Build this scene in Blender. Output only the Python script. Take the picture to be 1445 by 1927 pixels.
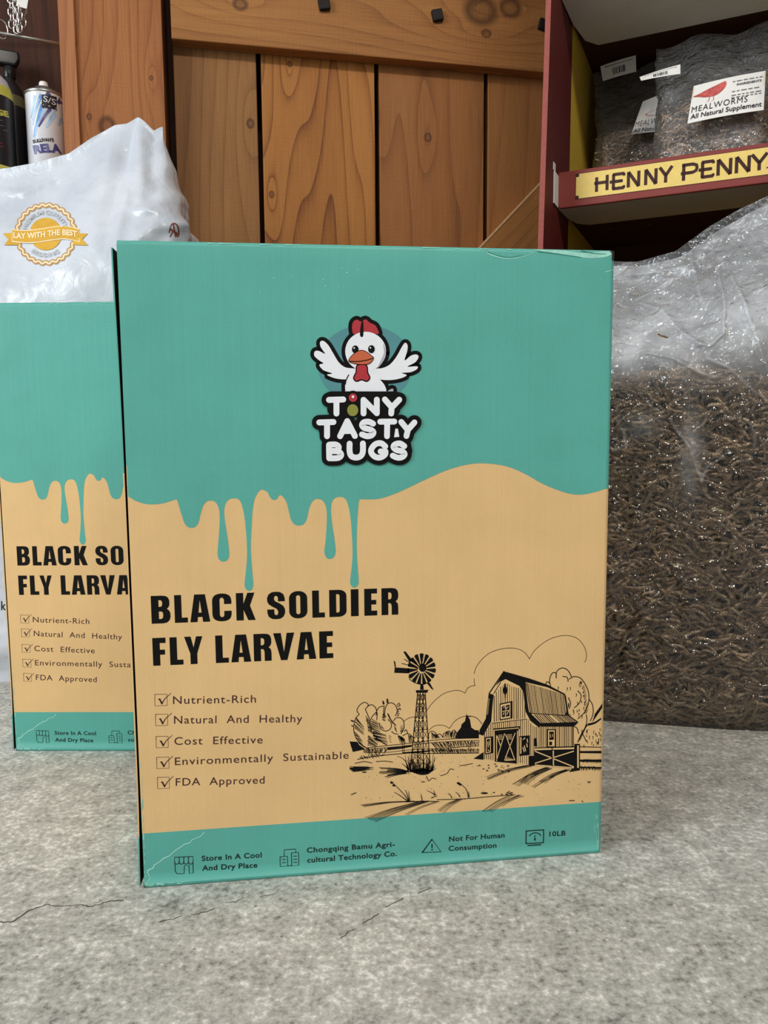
import bpy, bmesh, math, random
import numpy as np
from mathutils import Matrix, Vector
from mathutils.geometry import tessellate_polygon

for o in list(bpy.data.objects):
    bpy.data.objects.remove(o, do_unlink=True)
scene = bpy.context.scene
COL = scene.collection
rnd = random.Random(7)
nrng = np.random.default_rng(11)

# ------------------------------------------------------------------ camera
CAM_H = 0.38094
FPX, CX, CY = 1450.0, 722.5, 963.5
R = np.array([[9.99966885e-01, -8.13812175e-03, 0.0],
              [-8.58213417e-04, -1.05452465e-01, 9.94423975e-01],
              [-8.09274338e-03, -9.94391044e-01, -1.05455957e-01]])
cam_data = bpy.data.cameras.new('camera')
cam = bpy.data.objects.new('camera', cam_data)
COL.objects.link(cam)
cam_data.sensor_fit = 'HORIZONTAL'
cam_data.sensor_width = 36.0
cam_data.lens = 36.0 * FPX / 1445.0
cam_data.clip_start = 0.01
xr, yu, zb_ = R[:, 0], -R[:, 1], -R[:, 2]
cam.matrix_world = Matrix(((xr[0], yu[0], zb_[0], 0.0), (xr[1], yu[1], zb_[1], 0.0),
                           (xr[2], yu[2], zb_[2], CAM_H), (0, 0, 0, 1)))
scene.camera = cam

# ------------------------------------------------------------------ world, lights, exposure
world = bpy.data.worlds.new('room_ambience')
scene.world = world
world.use_nodes = True
world.node_tree.nodes['Background'].inputs[0].default_value = (0.90, 0.96, 1.0, 1)
world.node_tree.nodes['Background'].inputs[1].default_value = 0.30


def area_light(name, loc, target, size, power, color, size_y=None):
    d = bpy.data.lights.new(name, 'AREA')
    d.energy = power
    d.color = color
    d.size = size
    if size_y:
        d.shape = 'RECTANGLE'
        d.size_y = size_y
    o = bpy.data.objects.new(name, d)
    COL.objects.link(o)
    o.location = loc
    o.rotation_euler = (Vector(target) - Vector(loc)).to_track_quat('-Z', 'Y').to_euler()
    return o


area_light('doorway_daylight', (-2.9, -1.05, 1.85), (0.0, 1.0, 0.45), 1.6, 118, (0.91, 0.965, 1.0), 1.8)
area_light('ceiling_tube_lamp', (0.55, -1.1, 2.5), (0.2, 1.0, 0.4), 1.2, 44, (1.0, 0.92, 0.80), 0.18)

scene.view_settings.view_transform = 'Standard'
scene.view_settings.look = 'None'
scene.view_settings.gamma = 1.0
scene.view_settings.use_curve_mapping = False
scene.view_settings.exposure = -0.13
scene.cycles.transparent_max_bounces = 32


# ------------------------------------------------------------------ helpers: projecting survey points
def ray(px, py):
    return R @ (np.array([px - CX, py - CY, FPX]) / FPX)


CAMP = np.array([0.0, 0.0, CAM_H])


def hit(px, py, p0, n):
    r = ray(px, py)
    return CAMP + r * (((np.asarray(p0) - CAMP) @ np.asarray(n)) / (r @ np.asarray(n)))


def zoomer(x0, y0, s):
    return lambda zx, zy: (x0 + zx / s, y0 + zy / s)


# ------------------------------------------------------------------ helpers: objects
def s2l(c):
    c = c / 255.0
    return c / 12.92 if c <= 0.04045 else ((c + 0.055) / 1.055) ** 2.4


def rgb(r, g, b):
    return (s2l(r), s2l(g), s2l(b), 1.0)


def tag(o, label=None, cat=None, group=None, kind=None):
    if label: o['label'] = label
    if cat: o['category'] = cat
    if group: o['group'] = group
    if kind: o['kind'] = kind
    return o


def empty(name, loc=(0, 0, 0), rz=0.0, parent=None):
    o = bpy.data.objects.new(name, None)
    o.empty_display_size = 0.05
    COL.objects.link(o)
    o.location = loc
    o.rotation_euler = (0, 0, rz)
    o.parent = parent
    return o


def link_mesh(name, me, parent=None, smooth=False):
    o = bpy.data.objects.new(name, me)
    COL.objects.link(o)
    o.parent = parent
    if smooth:
        me.polygons.foreach_set('use_smooth', [True] * len(me.polygons))
    return o


class MB:
    """collects faces into one mesh"""

    def __init__(self):
        self.v, self.f, self.m = [], [], []

    def add(self, verts, faces, mi=0):
        b = len(self.v)
        self.v += [tuple(map(float, p)) for p in verts]
        for f in faces:
            self.f.append([b + i for i in f])
            self.m.append(mi)

    def box(self, x0, x1, y0, y1, z0, z1, mi=0):
        self.add([(x0, y0, z0), (x1, y0, z0), (x1, y1, z0), (x0, y1, z0),
                  (x0, y0, z1), (x1, y0, z1), (x1, y1, z1), (x0, y1, z1)],
                 [(0, 3, 2, 1), (4, 5, 6, 7), (0, 1, 5, 4), (1, 2, 6, 5), (2, 3, 7, 6), (3, 0, 4, 7)], mi)

    def prism(self, poly, y0, y1, mi=0):
        """poly in (x,z), extruded along y"""
        n = len(poly)
        vs = [(x, y0, z) for x, z in poly] + [(x, y1, z) for x, z in poly]
        fs = [list(range(n)), list(range(2 * n - 1, n - 1, -1))]
        for i in range(n):
            j = (i + 1) % n
            fs.append([j, i, n + i, n + j])
        self.add(vs, fs, mi)

    def lathe(self, prof, n=40, mi=0, cx=0, cy=0):
        vs, fs = [], []
        for r, z in prof:
            for k in range(n):
                a = 2 * math.pi * k / n
                vs.append((cx + r * math.cos(a), cy + r * math.sin(a), z))
        for i in range(len(prof) - 1):
            for k in range(n):
                k2 = (k + 1) % n
                fs.append((i * n + k, i * n + k2, (i + 1) * n + k2, (i + 1) * n + k))
        self.add(vs, fs, mi)

    def tube(self, pts, r, n=8, mi=0, closed=False):
        pts = [Vector(p) for p in pts]
        N = len(pts)
        vs, fs = [], []
        for i, p in enumerate(pts):
            a = pts[(i - 1) % N] if (closed or i > 0) else p
            b = pts[(i + 1) % N] if (closed or i < N - 1) else p
            t = (b - a).normalized()
            up = Vector((0, 0, 1)) if abs(t.z) < 0.9 else Vector((1, 0, 0))
            s = t.cross(up).normalized()
            u = s.cross(t)
            rr = r[i] if isinstance(r, (list, tuple)) else r
            for k in range(n):
                an = 2 * math.pi * k / n
                vs.append(p + (s * math.cos(an) + u * math.sin(an)) * rr)
        for i in range(N if closed else N - 1):
            j = (i + 1) % N
            for k in range(n):
                k2 = (k + 1) % n
                fs.append((i * n + k, i * n + k2, j * n + k2, j * n + k))
        if not closed:
            fs.append(tuple(range(n - 1, -1, -1)))
            fs.append(tuple((N - 1) * n + k for k in range(n)))
        self.add(vs, fs, mi)

    def build(self, name, mats, parent=None, smooth=False, bevel=0.0, fix=True):
        me = bpy.data.meshes.new(name)
        me.from_pydata(self.v, [], self.f)
        if not isinstance(mats, (list, tuple)): mats = [mats]
        for m in mats: me.materials.append(m)
        me.polygons.foreach_set('material_index', self.m)
        if fix or bevel:
            bm = bmesh.new()
            bm.from_mesh(me)
            if bevel:
                bmesh.ops.bevel(bm, geom=list(bm.edges), offset=bevel, segments=2, profile=0.5, affect='EDGES', clamp_overlap=True)
            if fix:
                bmesh.ops.recalc_face_normals(bm, faces=list(bm.faces))
            bm.to_mesh(me)
            bm.free()
        return link_mesh(name, me, parent, smooth)


def grid_mesh(name, P, mats, parent=None, smooth=True, mi=None):
    """P: (ny,nx,3) array"""
    ny, nx = P.shape[:2]
    me = bpy.data.meshes.new(name)
    idx = np.arange(nx * ny).reshape(ny, nx)
    q = np.stack([idx[:-1, :-1], idx[:-1, 1:], idx[1:, 1:], idx[1:, :-1]], -1).reshape(-1, 4)
    fast_mesh(me, P.reshape(-1, 3), q)
    if not isinstance(mats, (list, tuple)): mats = [mats]
    for m in mats: me.materials.append(m)
    if mi is not None:
        me.polygons.foreach_set('material_index', np.asarray(mi, dtype=np.int32).ravel())
    return link_mesh(name, me, parent, smooth)


def fast_mesh(me, V, Q):
    V = np.asarray(V, dtype=np.float32)
    Q = np.asarray(Q, dtype=np.int32)
    k = Q.shape[1]
    me.vertices.add(len(V))
    me.vertices.foreach_set('co', V.ravel())
    me.loops.add(Q.size)
    me.loops.foreach_set('vertex_index', Q.ravel())
    me.polygons.add(len(Q))
    me.polygons.foreach_set('loop_start', np.arange(0, Q.size, k, dtype=np.int32))
    me.update(calc_edges=True)
    me.validate()


# ------------------------------------------------------------------ helpers: materials
def new_mat(name):
    m = bpy.data.materials.new(name)
    m.use_nodes = True
    nt = m.node_tree
    b = nt.nodes['Principled BSDF']
    return m, nt, b


def nd(nt, t, **kw):
    n = nt.nodes.new(t)
    for k, v in kw.items():
        if k.startswith('i_'):
            n.inputs[k[2:].replace('_', ' ')].default_value = v
        else:
            setattr(n, k, v)
    return n


def ramp(nt, stops, fac):
    n = nt.nodes.new('ShaderNodeValToRGB')
    cr = n.color_ramp
    while len(cr.elements) < len(stops): cr.elements.new(0.5)
    for e, (p, c) in zip(cr.elements, stops):
        e.position = p
        e.color = c
    nt.links.new(fac, n.inputs[0])
    return n


def mathn(nt, op, a, b=None, c=None, clamp=False):
    n = nt.nodes.new('ShaderNodeMath')
    n.operation = op
    n.use_clamp = clamp
    for i, x in enumerate((a, b, c)):
        if x is None: continue
        if isinstance(x, (int, float)): n.inputs[i].default_value = x
        else: nt.links.new(x, n.inputs[i])
    return n.outputs[0]


def mixc(nt, fac, a, b, blend='MIX'):
    n = nt.nodes.new('ShaderNodeMix')
    n.data_type = 'RGBA'
    n.blend_type = blend
    for sock, x in ((n.inputs[0], fac), (n.inputs[6], a), (n.inputs[7], b)):
        if isinstance(x, (int, float, tuple)): sock.default_value = x
        else: nt.links.new(x, sock)
    return n.outputs[2]


def noise(nt, vec, scale, detail=4, rough=0.55, dist=0.0):
    n = nd(nt, 'ShaderNodeTexNoise')
    n.inputs['Scale'].default_value = scale
    n.inputs['Detail'].default_value = detail
    n.inputs['Roughness'].default_value = rough
    n.inputs['Distortion'].default_value = dist
    if vec is not None: nt.links.new(vec, n.inputs['Vector'])
    return n.outputs['Fac']


def objcoord(nt, scale=(1, 1, 1), loc=(0, 0, 0)):
    tc = nd(nt, 'ShaderNodeTexCoord')
    mp = nd(nt, 'ShaderNodeMapping')
    mp.inputs['Scale'].default_value = scale
    mp.inputs['Location'].default_value = loc
    nt.links.new(tc.outputs['Object'], mp.inputs['Vector'])
    return mp.outputs['Vector']


def bump(nt, bsdf, h, strength, dist=0.002):
    b = nd(nt, 'ShaderNodeBump')
    b.inputs['Strength'].default_value = strength
    b.inputs['Distance'].default_value = dist
    nt.links.new(h, b.inputs['Height'])
    nt.links.new(b.outputs['Normal'], bsdf.inputs['Normal'])
    return b


def simple(name, col, rough=0.5, spec=0.4, metal=0.0, var=0.0, vscale=30.0, bmp=0.0, bscale=200.0):
    m, nt, b = new_mat(name)
    b.inputs['Roughness'].default_value = rough
    b.inputs['Specular IOR Level'].default_value = spec
    b.inputs['Metallic'].default_value = metal
    b.inputs['Base Color'].default_value = col
    v = objcoord(nt)
    if var:
        n = noise(nt, v, vscale, 5)
        lo = tuple(c * (1 - var) for c in col[:3]) + (1,)
        hi = tuple(min(1, c * (1 + var)) for c in col[:3]) + (1,)
        r = ramp(nt, [(0.3, lo), (0.7, hi)], n)
        nt.links.new(r.outputs[0], b.inputs['Base Color'])
    if bmp:
        bump(nt, b, noise(nt, v, bscale, 4), bmp, 0.001)
    return m


def cardboard(name, col, rough=0.48, spec=0.35):
    """printed corrugated card: faint flute lines, print mottling"""
    m, nt, b = new_mat(name)
    v = objcoord(nt)
    n1 = noise(nt, v, 14, 4)
    n2 = noise(nt, v, 900, 2)
    f = mathn(nt, 'ADD', mathn(nt, 'MULTIPLY', n1, 0.6), mathn(nt, 'MULTIPLY', n2, 0.4))
    lo = tuple(c * 0.93 for c in col[:3]) + (1,)
    hi = tuple(min(1, c * 1.06) for c in col[:3]) + (1,)
    r = ramp(nt, [(0.35, lo), (0.65, hi)], f)
    nt.links.new(r.outputs[0], b.inputs['Base Color'])
    b.inputs['Roughness'].default_value = rough
    b.inputs['Specular IOR Level'].default_value = spec
    vs = objcoord(nt, (1, 1, 0.03))
    fl = noise(nt, vs, 160, 2)
    h = mathn(nt, 'ADD', mathn(nt, 'MULTIPLY', fl, 0.5), mathn(nt, 'ADD', mathn(nt, 'MULTIPLY', n2, 0.15), mathn(nt, 'MULTIPLY', noise(nt, v, 9, 2), 4.0)))
    bump(nt, b, h, 0.35, 0.0012)
    return m


def wood(name, light, mid, dark, seed=0.0, axis='z', knots=(), rough=0.62, ring=16.0, warp=0.55, contrast=1.0):
    """sawn board; grain runs along local z (or x)"""
    m, nt, b = new_mat(name)
    sc = {'z': (1, 1, 0.10), 'x': (0.10, 1, 1)}[axis]
    tc = nd(nt, 'ShaderNodeTexCoord')
    base = tc.outputs['Object']
    sep = nd(nt, 'ShaderNodeSeparateXYZ')
    nt.links.new(base, sep.inputs[0])
    across = sep.outputs['X'] if axis == 'z' else sep.outputs['Z']
    along = sep.outputs['Z'] if axis == 'z' else sep.outputs['X']
    v = objcoord(nt, sc, (seed * 3.1, seed * 1.7, seed * 2.3))
    warpn = noise(nt, v, 5.0, 2, 0.5)
    pos = mathn(nt, 'ADD', mathn(nt, 'MULTIPLY', across, ring), mathn(nt, 'MULTIPLY', warpn, ring * warp))
    kmask = None
    for (ka, kl, kr) in knots:       # across, along, radius
        da = mathn(nt, 'SUBTRACT', across, ka)
        dl = mathn(nt, 'MULTIPLY', mathn(nt, 'SUBTRACT', along, kl), 0.8)
        d2 = mathn(nt, 'SQRT', mathn(nt, 'ADD', mathn(nt, 'MULTIPLY', da, da), mathn(nt, 'MULTIPLY', dl, dl)))
        dl3 = mathn(nt, 'MULTIPLY', dl, 0.35)
        dw = mathn(nt, 'SQRT', mathn(nt, 'ADD', mathn(nt, 'MULTIPLY', da, da), mathn(nt, 'MULTIPLY', dl3, dl3)))
        pull = mathn(nt, 'EXPONENT', mathn(nt, 'MULTIPLY', dw, -1.0 / (kr * 2.5)))
        pos = mathn(nt, 'ADD', pos, mathn(nt, 'MULTIPLY', pull, 2.2))
        mk = nd(nt, 'ShaderNodeMapRange')
        mk.inputs['From Min'].default_value = kr * 1.15
        mk.inputs['From Max'].default_value = kr * 0.7
        nt.links.new(d2, mk.inputs['Value'])
        mi = nd(nt, 'ShaderNodeMapRange')
        mi.inputs['From Min'].default_value = kr * 0.35
        mi.inputs['From Max'].default_value = kr * 0.75
        mi.inputs['To Min'].default_value = 0.45
        nt.links.new(d2, mi.inputs['Value'])
        k1 = mathn(nt, 'MULTIPLY', mk.outputs[0], mi.outputs[0])
        kmask = k1 if kmask is None else mathn(nt, 'MAXIMUM', kmask, k1)
    saw = mathn(nt, 'FRACT', pos)
    line = mathn(nt, 'POWER', saw, 5.0)
    vf = objcoord(nt, tuple(1 if s == 1 else 0.025 for s in sc), (seed, seed * 5, seed * 2))
    fib = noise(nt, vf, 420, 4, 0.6)
    big = noise(nt, v, 9, 3)
    vx = objcoord(nt, tuple(0.12 if s == 1 else 1.0 for s in sc), (seed, 0, seed))
    sawm = noise(nt, vx, 330, 2)
    t = mathn(nt, 'ADD', mathn(nt, 'MULTIPLY', line, 0.26 * contrast), mathn(nt, 'MULTIPLY', fib, 0.62))
    t = mathn(nt, 'ADD', t, mathn(nt, 'MULTIPLY', mathn(nt, 'SUBTRACT', big, 0.5), 1.0))
    t = mathn(nt, 'ADD', t, mathn(nt, 'MULTIPLY', mathn(nt, 'SUBTRACT', sawm, 0.5), 0.06))
    r = ramp(nt, [(0.12, light), (0.42, mid), (0.85, dark)], t)
    colr = r.outputs[0]
    if kmask is not None:
        kd = tuple(c * 0.35 for c in dark[:3]) + (1,)
        colr = mixc(nt, mathn(nt, 'MULTIPLY', kmask, 0.85), colr, kd)
    nt.links.new(colr, b.inputs['Base Color'])
    b.inputs['Roughness'].default_value = rough
    b.inputs['Specular IOR Level'].default_value = 0.25
    h = mathn(nt, 'ADD', mathn(nt, 'MULTIPLY', fib, 0.5), mathn(nt, 'ADD', mathn(nt, 'MULTIPLY', sawm, 0.6), mathn(nt, 'MULTIPLY', line, -0.4)))
    bump(nt, b, h, 0.5, 0.0015)
    return m


def film(name, haze=0.10, haze_var=0.2, tint=(0.93, 0.95, 0.98), bscale=45.0, bstr=0.6, rough=0.06, gloss=1.0, attr=None):
    """clear polythene sheet: see-through, glossy, partly milky"""
    m = bpy.data.materials.new(name)
    m.use_nodes = True
    nt = m.node_tree
    nt.nodes.clear()
    out = nd(nt, 'ShaderNodeOutputMaterial')
    tr = nd(nt, 'ShaderNodeBsdfTransparent')
    gl = nd(nt, 'ShaderNodeBsdfGlossy')
    df = nd(nt, 'ShaderNodeBsdfDiffuse')
    tl = nd(nt, 'ShaderNodeBsdfTranslucent')
    for x in (df, tl): x.inputs['Color'].default_value = tint + (1,)
    gl.inputs['Roughness'].default_value = rough
    v = objcoord(nt)
    n1 = noise(nt, v, bscale, 3, 0.5, 0.6)
    n2 = noise(nt, v, bscale * 4.5, 2, 0.5, 0.4)
    n3 = noise(nt, v, bscale * 0.35, 3, 0.5, 1.0)
    h = mathn(nt, 'ADD', mathn(nt, 'MULTIPLY', mathn(nt, 'ABSOLUTE', mathn(nt, 'SUBTRACT', n1, 0.5)), 1.6), mathn(nt, 'MULTIPLY', n2, 0.10))
    h = mathn(nt, 'ADD', h, mathn(nt, 'MULTIPLY', mathn(nt, 'ABSOLUTE', mathn(nt, 'SUBTRACT', n3, 0.5)), 3.0))
    bp = nd(nt, 'ShaderNodeBump')
    bp.inputs['Strength'].default_value = bstr
    bp.inputs['Distance'].default_value = 0.007
    nt.links.new(h, bp.inputs['Height'])
    nt.links.new(bp.outputs[0], gl.inputs['Normal'])
    lw = nd(nt, 'ShaderNodeFresnel')
    lw.inputs['IOR'].default_value = 1.5
    nt.links.new(bp.outputs[0], lw.inputs['Normal'])
    fac = mathn(nt, 'MULTIPLY', lw.outputs[0], 1.9 * gloss, clamp=True)
    m2 = nd(nt, 'ShaderNodeMixShader')
    m2.inputs[0].default_value = 0.35
    nt.links.new(df.outputs[0], m2.inputs[1])
    nt.links.new(tl.outputs[0], m2.inputs[2])
    hz = noise(nt, v, 11, 4, 0.6, 1.2)
    mr = nd(nt, 'ShaderNodeMapRange')
    mr.inputs['From Min'].default_value = 0.35
    mr.inputs['From Max'].default_value = 0.70
    mr.inputs['To Min'].default_value = haze
    mr.inputs['To Max'].default_value = haze + haze_var
    nt.links.new(hz, mr.inputs['Value'])
    hf = mr.outputs[0]
    if attr:
        a = nd(nt, 'ShaderNodeAttribute')
        a.attribute_name = attr
        hf = mathn(nt, 'ADD', mathn(nt, 'MULTIPLY', hf, mathn(nt, 'ADD', mathn(nt, 'MULTIPLY', a.outputs['Fac'], 1.25), 0.02)), 0.0, clamp=True)
    m3 = nd(nt, 'ShaderNodeMixShader')
    nt.links.new(hf, m3.inputs[0])
    nt.links.new(tr.outputs[0], m3.inputs[1])
    nt.links.new(m2.outputs[0], m3.inputs[2])
    m1 = nd(nt, 'ShaderNodeMixShader')
    nt.links.new(fac, m1.inputs[0])
    nt.links.new(m3.outputs[0], m1.inputs[1])
    nt.links.new(gl.outputs[0], m1.inputs[2])
    nt.links.new(m1.outputs[0], out.inputs[0])
    return m


# ------------------------------------------------------------------ helpers: flat print
def smooth(pts, n=6, closed=False):
    p = [np.array(q, float) for q in pts]
    N = len(p)
    out = []
    for i in range(N if closed else N - 1):
        g = lambda k: p[k % N] if closed else p[max(0, min(N - 1, k))]
        a, b, c, d = g(i - 1), g(i), g(i + 1), g(i + 2)
        for k in range(n):
            t = k / n
            out.append(0.5 * ((2 * b) + (c - a) * t + (2 * a - 5 * b + 4 * c - d) * t * t + (3 * b - a - 3 * c + d) * t ** 3))
    if not closed: out.append(p[-1])
    return [tuple(q) for q in out]


_font_cache = {}


def text_tris(s, bold=0.0, spacing=1.0):
    key = (s, bold, spacing)
    if key in _font_cache: return _font_cache[key]
    cu = bpy.data.curves.new('tmp_text', 'FONT')
    cu.body = s
    cu.offset = bold
    cu.space_character = spacing
    cu.resolution_u = 4
    ob = bpy.data.objects.new('tmp_text', cu)
    COL.objects.link(ob)
    dg = bpy.context.evaluated_depsgraph_get()
    ev = ob.evaluated_get(dg)
    me = ev.to_mesh()
    me.calc_loop_triangles()
    V = np.array([v.co[:2] for v in me.vertices], float).reshape(-1, 2)
    T = [tuple(t.vertices) for t in me.loop_triangles]
    ev.to_mesh_clear()
    bpy.data.objects.remove(ob)
    bpy.data.curves.remove(cu)
    _font_cache[key] = (V, T)
    return V, T


class Print:
    """flat ink shapes in 2D, each with a material slot and a layer"""

    def __init__(self, tf=None):
        self.v, self.f, self.m, self.l = [], [], [], []
        self.tf = tf or (lambda x, y: (x, y))
        self.layer = 0

    def tris(self, V, T, mi):
        b = len(self.v)
        self.v += [(float(x), float(y), self.layer) for x, y in V]
        for t in T:
            self.f.append([b + i for i in t])
            self.m.append(mi)

    def poly(self, outer, holes=(), mi=0, tf=None):
        tf = tf or self.tf
        loops = [[Vector((*tf(*p), 0)) for p in outer]] + [[Vector((*tf(*p), 0)) for p in h] for h in holes]
        T = tessellate_polygon(loops)
        V = [(v.x, v.y) for lp in loops for v in lp]
        self.tris(V, T, mi)

    def ell(self, cx, cy, rx, ry, mi=0, n=28, tf=None, a0=0, a1=2 * math.pi):
        self.poly([(cx + rx * math.cos(a0 + (a1 - a0) * k / n), cy + ry * math.sin(a0 + (a1 - a0) * k / n)) for k in range(n)], (), mi, tf)

    def stroke(self, pts, w, mi=0, caps=False, tf=None, w1=None):
        """ribbon of width w (metres) along 2D points; w1 = end width"""
        tf = tf or self.tf
        P = np.array([tf(*p) for p in pts], float)
        keep = [0] + [i for i in range(1, len(P)) if np.hypot(*(P[i] - P[i - 1])) > 1e-7]
        P = P[keep]
        n = len(P)
        if n < 2: return
        if caps:
            for i in range(n - 1):
                a, b = P[i], P[i + 1]
                t = (b - a) / np.hypot(*(b - a))
                an = math.atan2(t[1], t[0])
                ring = [b + 0.5 * w * np.array([math.cos(an + q), math.sin(an + q)]) for q in np.linspace(-math.pi / 2, math.pi / 2, 9)]
                ring += [a + 0.5 * w * np.array([math.cos(an + q), math.sin(an + q)]) for q in np.linspace(math.pi / 2, 3 * math.pi / 2, 9)]
                V = ring
                self.tris(V, [(0, k, k + 1) for k in range(1, len(V) - 1)], mi)
            return
        V = []
        for i in range(n):
            a, b = P[max(0, i - 1)], P[min(n - 1, i + 1)]
            t = (b - a) / (np.hypot(*(b - a)) + 1e-12)
            nn = np.array([-t[1], t[0]])
            ww = w if w1 is None else w + (w1 - w) * i / (n - 1)
            V += [P[i] + nn * ww / 2, P[i] - nn * ww / 2]
        T = []
        for i in range(n - 1):
            T += [(2 * i, 2 * i + 1, 2 * i + 3), (2 * i, 2 * i + 3, 2 * i + 2)]
        self.tris(V, T, mi)

    def text(self, s, p0, p1, cap, mi=0, bold=0.0, spacing=1.0, tf=None, keep=False):
        """baseline from p0 to p1, cap height in metres"""
        tf = tf or self.tf
        V, T = text_tris(s, bold, spacing)
        H, _ = text_tris('H', bold, 1.0)
        ch = H[:, 1].max()
        a, b = np.array(tf(*p0)), np.array(tf(*p1))
        d = b - a
        L = np.hypot(*d)
        d = d / L
        nn = np.array([-d[1], d[0]])
        x0, x1 = V[:, 0].min(), V[:, 0].max()
        sx = L / (x1 - x0)
        if keep: sx = cap / ch
        W2 = a + np.outer((V[:, 0] - x0) * sx, d) + np.outer(V[:, 1] * cap / ch, nn)
        self.tris(W2, T, mi)

    def build(self, name, mats, mapper, parent=None):
        me = bpy.data.meshes.new(name)
        me.from_pydata([mapper(*p) for p in self.v], [], self.f)
        if not isinstance(mats, (list, tuple)): mats = [mats]
        for m in mats: me.materials.append(m)
        me.polygons.foreach_set('material_index', self.m)
        return link_mesh(name, me, parent)


# ------------------------------------------------------------------ materials
M = {}
M['floor'] = None


def concrete(name):
    m, nt, b = new_mat(name)
    v = objcoord(nt)
    a = noise(nt, v, 3.5, 5, 0.6)
    c = noise(nt, v, 42, 7, 0.68, 0.3)
    d = noise(nt, v, 190, 4, 0.65)
    t = mathn(nt, 'ADD', mathn(nt, 'MULTIPLY', a, 0.22), mathn(nt, 'ADD', mathn(nt, 'MULTIPLY', c, 0.40), mathn(nt, 'MULTIPLY', d, 0.50)))
    r = ramp(nt, [(0.43, rgb(116, 114, 109)), (0.50, rgb(158, 156, 149)), (0.60, rgb(190, 188, 181)), (0.68, rgb(232, 230, 223))], t)
    col = r.outputs[0]
    # brownish stains
    st = noise(nt, objcoord(nt, (1, 1, 1), (3, 7, 0)), 5.0, 4, 0.6)
    sr = ramp(nt, [(0.55, (0, 0, 0, 1)), (0.75, (0.35, 0.35, 0.35, 1))], st)
    col = mixc(nt, sr.outputs[0], col, rgb(150, 143, 132))
    # pits
    vo = nd(nt, 'ShaderNodeTexVoronoi')
    vo.inputs['Scale'].default_value = 70
    nt.links.new(v, vo.inputs['Vector'])
    pr = ramp(nt, [(0.05, (1, 1, 1, 1)), (0.11, (0, 0, 0, 1))], vo.outputs['Distance'])
    gate = ramp(nt, [(0.56, (0, 0, 0, 1)), (0.62, (1, 1, 1, 1))], noise(nt, v, 33, 2))
    pit = mathn(nt, 'MULTIPLY', pr.outputs[0], gate.outputs[0])
    col = mixc(nt, mathn(nt, 'MULTIPLY', pit, 0.65), col, rgb(62, 58, 54))
    # pale grains
    vo2 = nd(nt, 'ShaderNodeTexVoronoi')
    vo2.inputs['Scale'].default_value = 120
    nt.links.new(v, vo2.inputs['Vector'])
    pr2 = ramp(nt, [(0.10, (1, 1, 1, 1)), (0.22, (0, 0, 0, 1))], vo2.outputs['Distance'])
    gate2 = ramp(nt, [(0.54, (0, 0, 0, 1)), (0.60, (1, 1, 1, 1))], noise(nt, objcoord(nt, (1, 1, 1), (9, 2, 0)), 40, 2))
    col = mixc(nt, mathn(nt, 'MULTIPLY', mathn(nt, 'MULTIPLY', pr2.outputs[0], gate2.outputs[0]), 0.75), col, rgb(225, 221, 212))
    nt.links.new(col, b.inputs['Base Color'])
    b.inputs['Roughness'].default_value = 0.68
    b.inputs['Specular IOR Level'].default_value = 0.3
    h = mathn(nt, 'ADD', mathn(nt, 'MULTIPLY', c, 0.7), mathn(nt, 'SUBTRACT', mathn(nt, 'MULTIPLY', d, 0.5), mathn(nt, 'MULTIPLY', pit, 0.8)))
    bump(nt, b, h, 0.45, 0.002)
    return m


M['floor'] = concrete('worn_concrete')
M['crack'] = simple('crack_shadow', rgb(84, 76, 68), 0.9, 0.1, var=0.3, vscale=90)
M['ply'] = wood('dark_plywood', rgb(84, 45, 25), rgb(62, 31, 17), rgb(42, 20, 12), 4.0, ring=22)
M['post'] = wood('post_timber', rgb(166, 108, 62), rgb(148, 90, 50), rgb(104, 58, 32), 9.0, ring=30, warp=0.35,
                 knots=[(0.075, 0.93, 0.016), (0.155, 1.02, 0.004), (0.045, 0.945, 0.005)])
M['shelfwood'] = wood('shelf_board', rgb(120, 76, 44), rgb(96, 58, 34), rgb(66, 38, 24), 2.0, axis='x')
TEAL = rgb(88, 168, 156)
TAN = rgb(222, 185, 130)
M['teal'] = cardboard('teal_print', TEAL)
M['tan'] = cardboard('tan_print', TAN)
M['black_ink'] = simple('black_ink', rgb(14, 13, 12), 0.5, 0.15, var=0.15, vscale=300)
M['maroon_ink'] = simple('dark_maroon_ink', rgb(66, 36, 38), 0.5, 0.3, var=0.15, vscale=300)
M['dkgreen_ink'] = simple('dark_green_ink', rgb(16, 40, 34), 0.5, 0.3, var=0.1, vscale=300)
M['tan_ink'] = simple('tan_ink', TAN, 0.5, 0.3, var=0.05, vscale=200)
M['white_ink'] = simple('white_ink', rgb(232, 234, 240), 0.45, 0.35, var=0.03, vscale=80)
M['grey_ink'] = simple('lilac_grey_ink', rgb(176, 172, 186), 0.5, 0.3, var=0.03)
M['slate_ink'] = simple('slate_blue_ink', rgb(84, 140, 146), 0.5, 0.3, var=0.05)
M['red_ink'] = simple('red_ink', rgb(176, 52, 60), 0.5, 0.3, var=0.05)
M['redbrown_ink'] = simple('red_brown_ink', rgb(132, 66, 52), 0.5, 0.3, var=0.1)
M['husk'] = simple('brown_husk', rgb(120, 84, 44), 0.7, 0.2, var=0.2, vscale=200)
M['orange_ink'] = simple('orange_ink', rgb(196, 98, 66), 0.5, 0.3, var=0.05)
M['olive_ink'] = simple('olive_ink', rgb(138, 140, 62), 0.5, 0.3, var=0.05)
M['scuff'] = simple('scuffed_card', rgb(156, 212, 198), 0.7, 0.2, var=0.15, vscale=150)
M['scuffdark'] = simple('creased_card', rgb(62, 136, 120), 0.7, 0.2, var=0.1, vscale=150)
M['slot'] = simple('raw_card_brown', rgb(52, 40, 32), 0.9, 0.1, var=0.1)
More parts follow.
